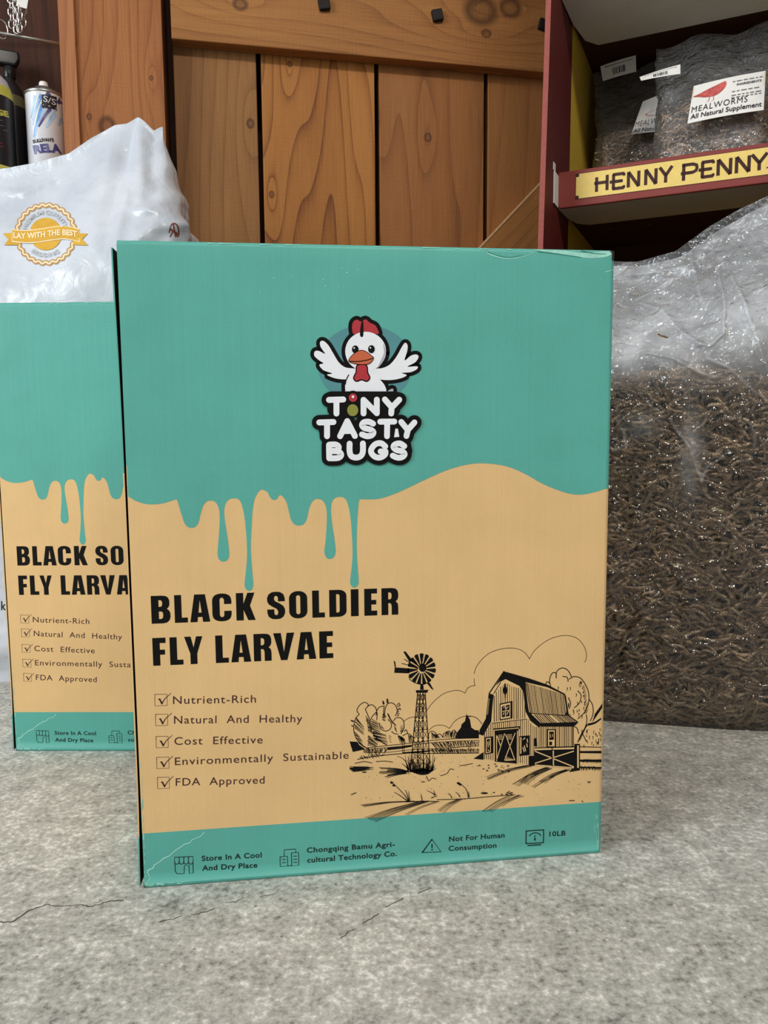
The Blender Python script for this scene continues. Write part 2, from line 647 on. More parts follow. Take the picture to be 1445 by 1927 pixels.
M['kraft'] = cardboard('raw_kraft_card', rgb(168, 128, 86), 0.8, 0.15)
M['bolt'] = simple('black_iron', rgb(34, 30, 28), 0.6, 0.4, 0.6, var=0.2, bmp=0.3)
M['steel'] = simple('galvanised_steel', rgb(176, 176, 172), 0.35, 0.5, 0.9, var=0.1, vscale=120)
M['chrome'] = simple('bright_chain_steel', rgb(215, 215, 212), 0.18, 0.5, 1.0, var=0.05)
M['red_card'] = cardboard('maroon_card', rgb(134, 58, 52), 0.55, 0.3)
M['darkred_card'] = cardboard('deep_maroon_card', rgb(92, 30, 29), 0.55, 0.3)
M['highlight_wood'] = simple('highlight_pale_wood', rgb(206, 170, 126), 0.7, 0.2, var=0.12, vscale=120)  # pale colour for the painted highlight on the brace edge
M['pink_edge'] = simple('cut_card_edge', rgb(152, 84, 77), 0.8, 0.2, var=0.1, vscale=200)
M['yellow_card'] = cardboard('mustard_card', rgb(206, 172, 62), 0.55, 0.3)
M['sign_yellow'] = simple('sign_yellow', rgb(236, 206, 118), 0.5, 0.3, var=0.05, vscale=120)
M['sign_brown'] = simple('sign_brown_ink', rgb(58, 22, 16), 0.5, 0.3, var=0.1)
M['back_card'] = cardboard('dark_brown_card', rgb(74, 44, 26), 0.7, 0.2)
M['grey_card'] = cardboard('unbleached_white_card', rgb(214, 206, 192), 0.75, 0.2)
M['white_card'] = simple('white_card', rgb(226, 224, 220), 0.6, 0.3, var=0.04, vscale=60)
M['label_black'] = simple('label_black_ink', rgb(40, 36, 40), 0.5, 0.3, var=0.1)
M['label_cream'] = simple('label_cream_ink', rgb(222, 206, 176), 0.6, 0.3, var=0.15, vscale=40)
M['label_grey'] = simple('label_grey_ink', rgb(120, 116, 116), 0.6, 0.3, var=0.1)
M['gold_ink'] = simple('gold_ink', rgb(214, 166, 62), 0.4, 0.4, var=0.08, vscale=60)
M['bronze_ink'] = simple('bronze_ink', rgb(186, 146, 98), 0.4, 0.4, var=0.08, vscale=60)
M['cream_ink'] = simple('cream_ink', rgb(246, 224, 184), 0.4, 0.4, var=0.03)
M['silver_ink'] = simple('silver_ink', rgb(178, 180, 182), 0.4, 0.4, var=0.03)
# ------------------------------------------------------------------ structure: floor and wall
mb = MB()
mb.add([(-6, -6, 0), (6, -6, 0), (6, 4, 0), (-6, 4, 0), (-6, -6, -0.1), (6, -6, -0.1), (6, 4, -0.1), (-6, 4, -0.1)],
       [(0, 1, 2, 3), (7, 6, 5, 4), (0, 4, 5, 1), (1, 5, 6, 2), (2, 6, 7, 3), (3, 7, 4, 0)])
floor = tag(mb.build('floor', M['floor']), 'worn grey concrete floor with hairline cracks', None, None, 'structure')


def floor_pt(px, py):
    h = hit(px, py, (0, 0, 0), (0, 0, 1))
    return (h[0], h[1])


def jag(pts, amp, n=5):
    out = []
    for a, b in zip(pts[:-1], pts[1:]):
        for k in range(n):
            t = k / n
            out.append((a[0] + (b[0] - a[0]) * t + rnd.uniform(-amp, amp), a[1] + (b[1] - a[1]) * t + rnd.uniform(-amp, amp)))
    return out + [pts[-1]]


cracks = [[(-60, 1745), (0, 1735), (20, 1737), (60, 1712), (85, 1703), (115, 1706), (150, 1702), (170, 1707), (200, 1697), (232, 1695)],
          [(300, 1736), (340, 1726), (380, 1718), (427, 1699), (455, 1694), (520, 1681)],
          [(640, 1766), (665, 1748), (700, 1728), (725, 1708), (760, 1690), (812, 1671)]]
for i, c in enumerate(cracks):
    pr = Print(floor_pt)
    pp = jag(c, 1.6, 6)
    w = (0.0011, 0.0007, 0.0007)[i]
    for k in range(0, len(pp) - 1, 3):
        if i and k % 9 == 6: continue
        pr.stroke(pp[k:k + 4], w * rnd.uniform(0.5, 1.2), w1=w * rnd.uniform(0.5, 1.2))
    pr.build('crack', M['crack'], lambda x, y, l: (x, y, 0.0003), floor)

WANG = math.radians(11.6)
WU = np.array([math.cos(WANG), math.sin(WANG), 0])
WN = np.array([math.sin(WANG), -math.cos(WANG), 0])
WO = np.array([0.0, 1.6, 0.0])


def wall_pt(px, py, y=0.0):
    """photo point -> (u,z) on the wall plane shifted y behind the boards"""
    p0 = WO - WN * y
    h = hit(px, py, p0, WN)
    return float((h - WO) @ WU), float(h[2])


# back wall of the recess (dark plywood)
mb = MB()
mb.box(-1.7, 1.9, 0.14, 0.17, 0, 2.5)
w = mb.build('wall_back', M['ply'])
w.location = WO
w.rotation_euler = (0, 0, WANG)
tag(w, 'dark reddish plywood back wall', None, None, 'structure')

# post
u0, _ = wall_pt(112, 100, -0.04)
u1, _ = wall_pt(306, 100, -0.04)
mb = MB()
pw = u1 - u0
mb.add([(x, y, z) for z in (0, 2.5) for x, y in ((0, 0.005), (0.028, -0.006), (0.031, -0.001), (pw, 0), (pw, 0.17), (0, 0.17))],
       [(5, 4, 3, 2, 1, 0), (6, 7, 8, 9, 10, 11)] + [(i, (i + 1) % 6, 6 + (i + 1) % 6, 6 + i) for i in range(6)])
post = mb.build('trim_1', M['post'])
pp_ = WO + WU * u0 + WN * 0.04
post.location = pp_
post.rotation_euler = (0, 0, WANG)
tag(post, 'brown sawn timber post beside the plank door', None, None, 'structure')

# plank door
door = empty('door_1', WO, WANG)
tag(door, 'brown plank door with a bolted top rail and diagonal brace', None, None, 'structure')
edges = [wall_pt(326, 250)[0]] + [wall_pt(x, y)[0] for x, y in ((490, 270), (710, 280), (914, 290))]
edges += [edges[-1] + 0.225, edges[-1] + 0.44, edges[-1] + 0.67]
knots = {0: [(471, 233, .008)], 1: [(545, 121, .005), (511, 366, .006)], 2: [(805, 259, .008), (708, 227, .007)]}
tones = [(rgb(152, 106, 62), rgb(134, 91, 51), rgb(94, 60, 34)), (rgb(172, 115, 58), rgb(156, 99, 47), rgb(104, 56, 26)),
         (rgb(158, 104, 58), rgb(140, 89, 48), rgb(100, 58, 31)), (rgb(158, 106, 58), rgb(142, 91, 49), rgb(100, 60, 33))]
for i in range(len(edges) - 1):
    a, b_ = edges[i] + 0.0045, edges[i + 1] - 0.0045
    ks = []
    for (kx, ky, kr) in knots.get(i, []):
        ku, kz = wall_pt(kx, ky)
        ks.append((ku - a, kz, kr))
    t = tones[min(i, 3)]
    wm = wood('plank_wood_%d' % i, t[0], t[1], t[2], 1.3 + i * 2.7, knots=ks, ring=(20, 14, 15, 18, 15, 16)[i], warp=(0.5, 1.3, 0.8, 0.5, 0.6, 0.6)[i], contrast=(1.0, 1.9, 1.1, 0.7, 0.8, 0.8)[i])
    mb = MB()
    mb.box(0, b_ - a, 0, 0.024, 0.03, 2.2)
    o = mb.build('plank', wm, door, bevel=0.0015)
    o.location = (a, rnd.uniform(-0.0015, 0.0015), 0)
rz = wall_pt(320, 72, -0.032)[1]
rl = wall_pt(322, 60, -0.032)[0]
rk = [wall_pt(452, 8, -.032) + (.012,), wall_pt(915, 63, -.032) + (.009,), wall_pt(905, 20, -.032) + (.03,), wall_pt(960, 15, -.032) + (.02,)]
wm = wood('rail_wood', rgb(168, 116, 64), rgb(152, 100, 53), rgb(110, 66, 34), 21.0, axis='x', knots=[(k[1] - rz, k[0] - rl, k[2]) for k in rk], ring=20)
mb = MB()
mb.box(0, 1.35, -0.032, -0.001, 0, 0.24)
o = mb.build('rail', wm, door, bevel=0.002)
o.location = (rl, 0, rz)
for (bx_, by_) in ((610, 8), (823, 29), (1023, 47), (1210, 60)):
    u, z = wall_pt(bx_, by_, -0.036)
    mb = MB()
    a = rnd.uniform(-0.3, 0.3)
    r_ = 0.0105
    c, s = math.cos(a), math.sin(a)
    P = [(u + c * x - s * y, z + s * x + c * y) for x, y in ((-r_, -r_), (r_, -r_), (r_, r_), (-r_, r_))]
    mb.prism(P, -0.041, -0.0315)
    mb.build('bolt', M['bolt'], door, bevel=0.002)
# diagonal brace
pa, pb = wall_pt(905, 462, -0.030), wall_pt(1022, 338, -0.030)
d = np.array([pb[0] - pa[0], pb[1] - pa[1]])
ang = math.atan2(d[1], d[0])
wm = wood('brace_wood', rgb(172, 118, 64), rgb(150, 98, 52), rgb(104, 62, 32), 31.0, axis='x', ring=24)
mb = MB()
mb.box(-0.75, (rz - pa[1]) / math.sin(ang) + 0.02, -0.031, -0.001, -0.16, 0)
o = mb.build('brace', wm, door, bevel=0.003)
o.location = (pa[0], 0.0007, pa[1])
o.rotation_euler = (0, -ang, 0)
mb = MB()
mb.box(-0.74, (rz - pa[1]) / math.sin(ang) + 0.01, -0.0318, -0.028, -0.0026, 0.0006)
mb.build('highlight_edge', M['highlight_wood'], o)  # thin pale strip paints in the bright highlight along the brace's upper edge

# ------------------------------------------------------------------ the printed cartons
BW, BH, BD = 0.40, 0.5283, 0.205
BL = np.array([-0.203335, 0.609429, 0.0])
BX = np.array([0.99253, 0.12191, 0.0])
BX /= np.linalg.norm(BX)
BN = np.array([BX[1], -BX[0], 0.0])


def uv(px, py):
    h = hit(px, py, BL, BN)
    return (float((h - BL) @ BX), float(h[2]))


def zuv(x0, y0, s):
    return lambda a, b: uv(x0 + a / s, y0 + b / s)


def face(u, v, layer):
    return (u, -0.00012 - 0.00010 * layer, v)


PX = 0.00044       # one photo pixel on the face, metres

# --- wave print
zd = zoomer(240, 860, 2.580)
wave = [(5, 192), (40, 213), (80, 226), (120, 230), (170, 225), (215, 212), (237, 206), (245, 222), (262, 280), (275, 318), (290, 338), (310, 344),
        (330, 338), (345, 315), (358, 262), (370, 232), (385, 216), (405, 211), (425, 218), (440, 240), (447, 280), (446, 340), (440, 420), (437, 465),
        (440, 490), (450, 503), (465, 508), (480, 503), (490, 490), (493, 465), (488, 410), (477, 340), (470, 290), (470, 250), (478, 222), (493, 206),
        (515, 200), (538, 205), (552, 225), (562, 262), (570, 310), (578, 400), (580, 480), (574, 560), (568, 610), (570, 632), (580, 646), (590, 650),
        (602, 645), (609, 630), (610, 610), (604, 540), (598, 440), (602, 340), (606, 270), (614, 215), (628, 180), (645, 160), (660, 160), (680, 172),
        (690, 192), (700, 205), (715, 208), (728, 200), (735, 187), (745, 186), (760, 200), (775, 230), (785, 275), (795, 308), (812, 328), (835, 333),
        (855, 325), (870, 300), (880, 255), (893, 222), (908, 207), (925, 203), (945, 210), (960, 232), (967, 270), (966, 340), (960, 420), (955, 455),
        (960, 480), (970, 492), (982, 495), (997, 490), (1007, 475), (1010, 450), (1003, 390), (992, 320), (987, 260), (990, 225), (1000, 205),
        (1020, 194), (1045, 196), (1062, 210), (1075, 250), (1084, 310), (1090, 400), (1092, 480), (1085, 560), (1080, 605), (1084, 622), (1095, 633),
        (1105, 633), (1118, 622), (1122, 600), (1116, 520), (1112, 430), (1114, 330), (1120, 240), (1125, 208), (1135, 205), (1200, 205), (1260, 192),
        (1340, 160), (1445, 110)]
wpx = [zd(*p) for p in wave] + [(840, 885), (880, 874), (915, 872), (955, 878), (990, 893), (1020, 910), (1060, 926), (1090, 931), (1120, 926), (1137, 920)]
wuv = smooth([uv(*p) for p in wpx], 3)
wuv = [(max(0.0005, min(BW - 0.004, p[0])), p[1]) for p in wuv]
wuv[0] = (0.0005, wuv[0][1])
wuv[-1] = (BW - 0.004, wuv[-1][1])
V_CREST = max(p[1] for p in wuv) + 0.002
V_RIGHT = wuv[-1][1]
V_BAND = 0.5 * (uv(300, 1567)[1] + uv(1120, 1509)[1])

# --- headline glyphs (unit boxes)
def rr(x0, y0, x1, y1, rx, ry, n=6, corners='abcd'):
    out = []
    for c, (cx, cy, a) in zip('abcd', ((x1 - rx, y0 + ry, -90), (x1 - rx, y1 - ry, 0), (x0 + rx, y1 - ry, 90), (x0 + rx, y0 + ry, 180))):
        if c in corners:
            out += [(cx + rx * math.cos(math.radians(a + 90 * k / n)), cy + ry * math.sin(math.radians(a + 90 * k / n))) for k in range(n + 1)]
        else:
            out.append({'a': (x1, y0), 'b': (x1, y1), 'c': (x0, y1), 'd': (x0, y0)}[c])
    return out


G = {
    'L': ([(0, 0), (1, 0), (1, .18), (.54, .18), (.54, 1), (0, 1)], []),
    'I': ([(0, 0), (1, 0), (1, 1), (0, 1)], []),
    'E': ([(0, 0), (1, 0), (1, .18), (.55, .18), (.55, .41), (.93, .41), (.93, .58), (.55, .58), (.55, .82), (1, .82), (1, 1), (0, 1)], []),
    'F': ([(0, 0), (.55, 0), (.55, .39), (.93, .39), (.93, .57), (.55, .57), (.55, .81), (1, .81), (1, 1), (0, 1)], []),
    'A': ([(0, 0), (.36, 0), (.385, .18), (.615, .18), (.64, 0), (1, 0), (.77, 1), (.23, 1)], [[(.42, .34), (.58, .34), (.5, .8)]]),
    'V': ([(.35, 0), (.65, 0), (1, 1), (.64, 1), (.5, .3), (.36, 1), (0, 1)], []),
    'Y': ([(.31, 0), (.69, 0), (.69, .38), (1, 1), (.65, 1), (.5, .6), (.35, 1), (0, 1), (.31, .38)], []),
    'K': ([(0, 0), (.38, 0), (.38, .38), (.62, 0), (1, 0), (.72, .53), (.97, 1), (.6, 1), (.38, .6), (.38, 1), (0, 1)], []),
    'O': (rr(0, 0, 1, 1, .45, .26), [rr(.385, .15, .615, .85, .11, .07)]),
    'D': (rr(0, 0, 1, 1, .45, .22, corners='ab'), [rr(.4, .16, .6, .84, .11, .07, corners='ab')]),
    'C': (smooth([(1, .37), (1, .24), (.93, .1), (.75, .02), (.5, -.005), (.25, .02), (.07, .1), (0, .24), (0, .5), (0, .76), (.07, .9), (.25, .98), (.5, 1.005),
                  (.75, .98), (.93, .9), (1, .76), (1, .62)], 3) + [(.62, .62), (.62, .78), (.56, .85), (.44, .85), (.385, .78), (.385, .22), (.44, .15), (.56, .15), (.62, .22), (.62, .37)], []),
    'B': ([(0, 0), (.62, 0), (.82, .03), (.95, .11), (1, .23), (.99, .37), (.93, .46), (.82, .52), (.91, .58), (.96, .66), (.96, .82), (.9, .92), (.78, .98), (.58, 1), (0, 1)],
          [[(.39, .16), (.52, .16), (.6, .2), (.62, .3), (.6, .4), (.52, .43), (.39, .43)], [(.39, .6), (.5, .6), (.57, .64), (.59, .72), (.57, .8), (.5, .84), (.39, .84)]]),
    'R': ([(0, 0), (.39, 0), (.39, .44), (.5, .44), (.57, .39), (.59, .3), (.59, 0), (.97, 0), (.97, .3), (.94, .42), (.82, .5), (.93, .57), (.97, .66), (.97, .8), (.92, .91),
           (.8, .98), (.6, 1), (0, 1)], [[(.39, .58), (.5, .58), (.57, .62), (.59, .71), (.57, .8), (.5, .84), (.39, .84)]]),
    'S': ([(.98, .65), (.97, .78), (.9, .91), (.72, .99), (.5, 1.005), (.28, .99), (.1, .91), (.02, .78), (.03, .65), (.11, .55), (.3, .46), (.52, .38), (.6, .31), (.61, .22), (.56, .15),
           (.46, .15), (.4, .21), (.4, .36), (.02, .36), (.03, .22), (.1, .09), (.28, .01), (.5, -.005), (.72, .01), (.9, .09), (.98, .22), (.98, .35), (.9, .47), (.7, .57), (.47, .65),
           (.4, .71), (.4, .79), (.45, .85), (.55, .85), (.61, .79), (.61, .65)], []),
}
zh = zuv(250, 1090, 2.779)
row1 = zip('BLACKSOLDIER', [(95, 195), (217, 285), (298, 402), (415, 515), (540, 640), (700, 797), (817, 912), (938, 1003), (1027, 1117), (1140, 1180), (1210, 1277), (1300, 1390)])
row2 = zip('FLYLARVAE', [(103, 172), (193, 262), (270, 365), (432, 500), (513, 617), (632, 727), (735, 845), (855, 958), (975, 1047)])


def headline(pr):
    vt1 = 0.5 * (zh(95, 82)[1] + zh(1390, 50)[1]); vb1 = 0.5 * (zh(95, 227)[1] + zh(1390, 190)[1])
    vt2 = 0.5 * (zh(103, 300)[1] + zh(1045, 278)[1]); vb2 = 0.5 * (zh(103, 444)[1] + zh(1045, 420)[1])
    for rowi, vb, vt, yy in ((row1, vb1, vt1, 140), (row2, vb2, vt2, 360)):
        for ch, (a, b_) in rowi:
            ua, ub = zh(a, yy)[0], zh(b_, yy)[0]
            o, hs = G[ch]
            mp = lambda p: (ua + (ub - ua) * p[0], vb + (vt - vb) * p[1])
            pr.poly([mp(p) for p in o], [[mp(p) for p in h] for h in hs], 0, tf=lambda x, y: (x, y))


def checklist(pr):
    rows = [('Nutrient-Rich', 210, 652, 643, 645, (114, 602, 178, 662)), ('Natural  And  Healthy', 215, 755, 885, 747, (118, 706, 181, 766)),
            ('Cost  Effective', 217, 866, 678, 858, (121, 822, 184, 881)), ('Environmentally  Sustainable', 220, 972, 1128, 938, (124, 931, 188, 990)),
            ('FDA  Approved', 224, 1080, 688, 1068, (128, 1036, 190, 1095))]
    for s, x0, y0, x1, y1, (a, b_, c, d_) in rows:
        pr.text(s, (x0, y0), (x1, y1), 41 / 2.779 * PX, 0, bold=0.002, spacing=1.12, tf=zh)
        pr.stroke([(a, b_), (c, b_ - 1), (c + 1, d_ - 2), (a + 1, d_), (a, b_)], 0.95 * PX, tf=zh)
        m = (a + c) / 2
        pr.stroke([(a + 18, b_ + 26), (a + 26, b_ + 23)], 1.1 * PX, tf=zh)
        pr.stroke([(a + 24, b_ + 22), (a + 38, d_ - 12)], 3.0 * PX, tf=zh)
        pr.stroke([(a + 36, d_ - 8), (a + 52, b_ + 24), (c + 22, b_ - 7)], 2.2 * PX, tf=zh, w1=0.9 * PX)


def footer(pr, what, i):
    z1 = zuv(240, 1500, 2.580)
    z2 = zuv(700, 1500, 3.141)
    cp = 0.0046
    LN = (('Store In A Cool', (360, 310), (651, 292), z1), ('And Dry Place', (362, 357), (630, 341), z1), ('Chongqing Bamu Agri-', (870, 270), (1297, 240), z1),
                        ('cultural Technology Co.', (872, 318), (1307, 285), z1), ('Not For Human', (455, 262), (783, 238), z2), ('Consumption', (452, 318), (735, 298), z2),
                        ('10LB', (1047, 232), (1143, 226), z2))
    if what == 'text':
        for s, a, b_, z in (LN[0:2], LN[2:4], LN[4:6], LN[6:7])[i]:
            pr.text(s, a, b_, cp, 0, bold=0.022, spacing=1.08, tf=z)
        return
    W = 1.5 * PX
    st = lambda z, pts, w=W: pr.stroke(pts, w, tf=z)
    if i == 0:
        # shop
        st(z1, [(228, 318), (228, 292), (318, 288), (318, 316)])
        for k in range(4):
            x = 228 + k * 22.5
            st(z1, smooth([(x, 316), (x + 5, 324), (x + 16, 324), (x + 22.5, 315)], 4))
            if k: st(z1, [(x, 290), (x, 316)])
        st(z1, [(230, 322), (232, 362), (240, 371), (274, 371), (276, 332), (298, 331), (300, 370), (319, 368), (317, 320)])
    if i == 1:
        # office blocks
        st(z1, [(760, 288), (760, 256), (816, 252), (816, 268)])
        st(z1, [(740, 290), (776, 287), (777, 334), (741, 337), (740, 289)])
        st(z1, [(795, 271), (830, 268), (831, 330), (797, 334), (795, 270)])
        st(z1, [(777, 333), (797, 332)])
        for (x, y, k) in ((750, 303, 16), (751, 318, 16), (804, 287, 17), (805, 302, 17), (806, 317, 17)): st(z1, [(x, y), (x + k, y - 1)])
    if i == 2:
        # warning triangle
        tri = [(296, 328), (354, 249), (407, 323)]
        st(z2, tri + [tri[0], tri[1]], 2.4 * PX)
        st(z2, [(354, 276), (354, 300)], 2.6 * PX)
        pr.ell(354, 310, 4.5, 4.5, 0, 12, tf=z2)
    if i == 3:
        # scale
        box = smooth([(918, 200), (1006, 194), (1013, 200), (1012, 262), (1004, 269), (918, 274), (910, 268), (911, 208)], 3, True)
        st(z2, box + box[:1], 2.2 * PX)
        st(z2, smooth([(928, 230), (944, 216), (963, 211), (984, 215), (998, 228)], 5), 2.0 * PX)
        st(z2, [(962, 224), (962, 246)], 1.6 * PX)
        pr.ell(962, 250, 5.5, 7.5, 0, 14, tf=z2)
        st(z2, [(918, 286), (1000, 281)], 2.4 * PX)


def logo(pr):
    """slots: 0 slate 1 black 2 white 3 red 4 orange 5 olive 6 grey"""
    z = zuv(540, 570, 4.817)
    pr.tf = z
    q = PX / 4.817
    pr.layer = 0
    pr.ell(708, 560, 430, 362, 0, 48)
    wl = smooth([(560, 690), (470, 690), (400, 672), (362, 650), (410, 640), (330, 610), (292, 562), (330, 548), (290, 520), (248, 480), (252, 440), (290, 436), (345, 462),
                 (305, 400), (300, 355), (330, 345), (375, 385), (420, 460), (470, 540), (530, 585), (620, 600), (640, 650)], 4, True)
    wr = smooth([(830, 690), (930, 700), (1030, 684), (1085, 655), (1040, 636), (1120, 628), (1175, 602), (1178, 575), (1090, 578), (1160, 540), (1192, 490), (1170, 468), (1120, 480), (1065, 522),
                 (1088, 440), (1092, 385), (1070, 362), (1040, 400), (990, 490), (930, 560), (860, 592), (790, 600), (780, 650)], 4, True)
    body = smooth([(560, 640), (530, 720), (528, 790), (545, 840), (700, 850), (870, 850), (900, 800), (880, 740), (835, 680), (820, 600), (700, 590), (590, 600)], 4, True)
    head = [(712 + 185 * math.cos(a), 440 + 178 * math.sin(a)) for a in np.linspace(0, 2 * math.pi, 40, endpoint=False)]
    comb = smooth([(610, 285), (590, 240), (596, 180), (630, 152), (668, 168), (712, 150), (750, 180), (800, 205), (828, 260), (820, 282), (700, 262)], 4, True)
    tail = smooth([(890, 830), (925, 790), (960, 778), (960, 815), (940, 845)], 4, True)
    pr.layer = 1
    for s in (wl, wr, body, head, comb, tail):
        pr.layer += 0.08
        pr.stroke(s + s[:2], 66 * q * 1.0, 1)
        pr.poly(s, (), 1)
    pr.layer = 2
    for s, mi in ((tail, 6), (wl, 2), (wr, 2), (body, 2), (comb, 3)):
        pr.layer += 0.1
        pr.poly(s, (), mi)
    pr.layer = 3
    pr.poly(head, (), 2)
    pr.layer = 4
    pr.stroke(smooth([(560, 650), (535, 700), (528, 740)], 4), 9 * q, 1)
    pr.poly(smooth([(870, 370), (895, 440), (870, 530), (820, 590), (850, 520), (878, 450)], 4, True), (), 6)
    pr.poly(smooth([(660, 292), (690, 300), (690, 175), (675, 170)], 3, True), (), 1)
    wat = smooth([(640, 570), (630, 630), (608, 680), (630, 706), (675, 692), (720, 706), (745, 680), (725, 630), (715, 570)], 4, True)
    pr.stroke(wat + wat[:1], 20 * q, 1, caps=True)
    pr.layer = 5
    pr.poly(wat, (), 3)
    pr.layer = 6
    for (ex, ey) in ((618, 422), (764, 420)):
        pr.ell(ex, ey, 30, 36, 1)
    beak = smooth([(562, 525), (590, 480), (645, 440), (700, 438), (760, 480), (780, 505), (740, 550), (660, 556), (600, 545)], 4, True)
    pr.stroke(beak + beak[:1], 12 * q, 1, caps=True)
    pr.layer = 7
    pr.poly(beak, (), 4)
    pr.layer = 8
    pr.stroke(smooth([(566, 530), (640, 532), (720, 520), (778, 502)], 5), 8 * q, 1)
    for (ex, ey) in ((608, 410), (755, 408)): pr.ell(ex, ey, 7, 8, 2, 12)
    # lettering
    st = {
        'T1': [[(380, 880), (508, 876)], [(447, 880), (447, 1003)]], 'N': [[(692, 1002), (692, 880), (812, 1000), (812, 878)]],
        'Y1': [[(885, 876), (948, 948), (1015, 878)], [(946, 950), (942, 1003)]],
        'T2': [[(292, 1084), (420, 1080)], [(362, 1085), (362, 1208)]], 'A': [[(480, 1208), (545, 1072), (614, 1206)], [(512, 1162), (582, 1160)]],
        'S1': [smooth([(778, 1095), (742, 1078), (697, 1082), (678, 1108), (700, 1134), (752, 1148), (782, 1172), (765, 1200), (722, 1208), (678, 1192)], 4)],
        'T3': [[(843, 1077), (970, 1076)], [(906, 1080), (904, 1208)]], 'Y2': [[(1033, 1080), (1092, 1152), (1152, 1084)], [(1092, 1152), (1080, 1206)]],
        'B': [[(380, 1288), (382, 1408)], smooth([(382, 1285), (440, 1284), (468, 1306), (450, 1338), (390, 1342)], 4), smooth([(390, 1342), (460, 1346), (490, 1374), (465, 1404), (384, 1408)], 4)],
        'U': [smooth([(566, 1276), (566, 1345), (582, 1388), (625, 1402), (668, 1386), (686, 1345), (686, 1274)], 4)],
        'G': [smooth([(888, 1300), (850, 1272), (800, 1280), (764, 1322), (764, 1362), (800, 1396), (846, 1400), (886, 1374), (890, 1346)], 4), [(890, 1346), (846, 1346)]],
        'S2': [smooth([(1060, 1298), (1022, 1274), (978, 1282), (962, 1306), (988, 1332), (1042, 1346), (1064, 1372), (1040, 1398), (998, 1402), (956, 1384)], 4)],
    }
    pr.layer = 9
    def fat(s, w, mi):
        pr.layer += 0.03
        if len(s) > 5:
            pr.stroke(s, w, mi)
            for e in (s[0], s[-1]):
                pr.layer += 0.03
                pr.ell(e[0], e[1], w / q / 2, w / q / 2, mi, 24)
        else:
            for a, b in zip(s[:-1], s[1:]):
                pr.layer += 0.03
                pr.stroke([a, b], w, mi, caps=True)

    for k in st:
        for s in st[k]:
            fat(s, 132 * q, 1)
    for s in ([(400, 880), (980, 880)], [(440, 960), (950, 960)], [(360, 1140), (1090, 1140)], [(390, 1340), (1060, 1340)], [(400, 1240), (1050, 1240)]):
        pr.layer += 0.03
        pr.stroke(s, 150 * q, 1, caps=True)
    pr.layer += 0.5
    pr.ell(596, 858, 62, 62, 1)
    pr.layer = 14
    for k in st:
        for s in st[k]:
            fat(s, 52 * q, 2)
    pr.poly([(980, 1140), (1002, 1140), (1015, 1214), (968, 1218)], (), 2)
    pr.ell(596, 860, 38, 38, 3)
    pr.ell(594, 973, 50, 54, 5)
    pr.layer = 19
    pr.ell(596, 852, 12, 12, 2, 14)


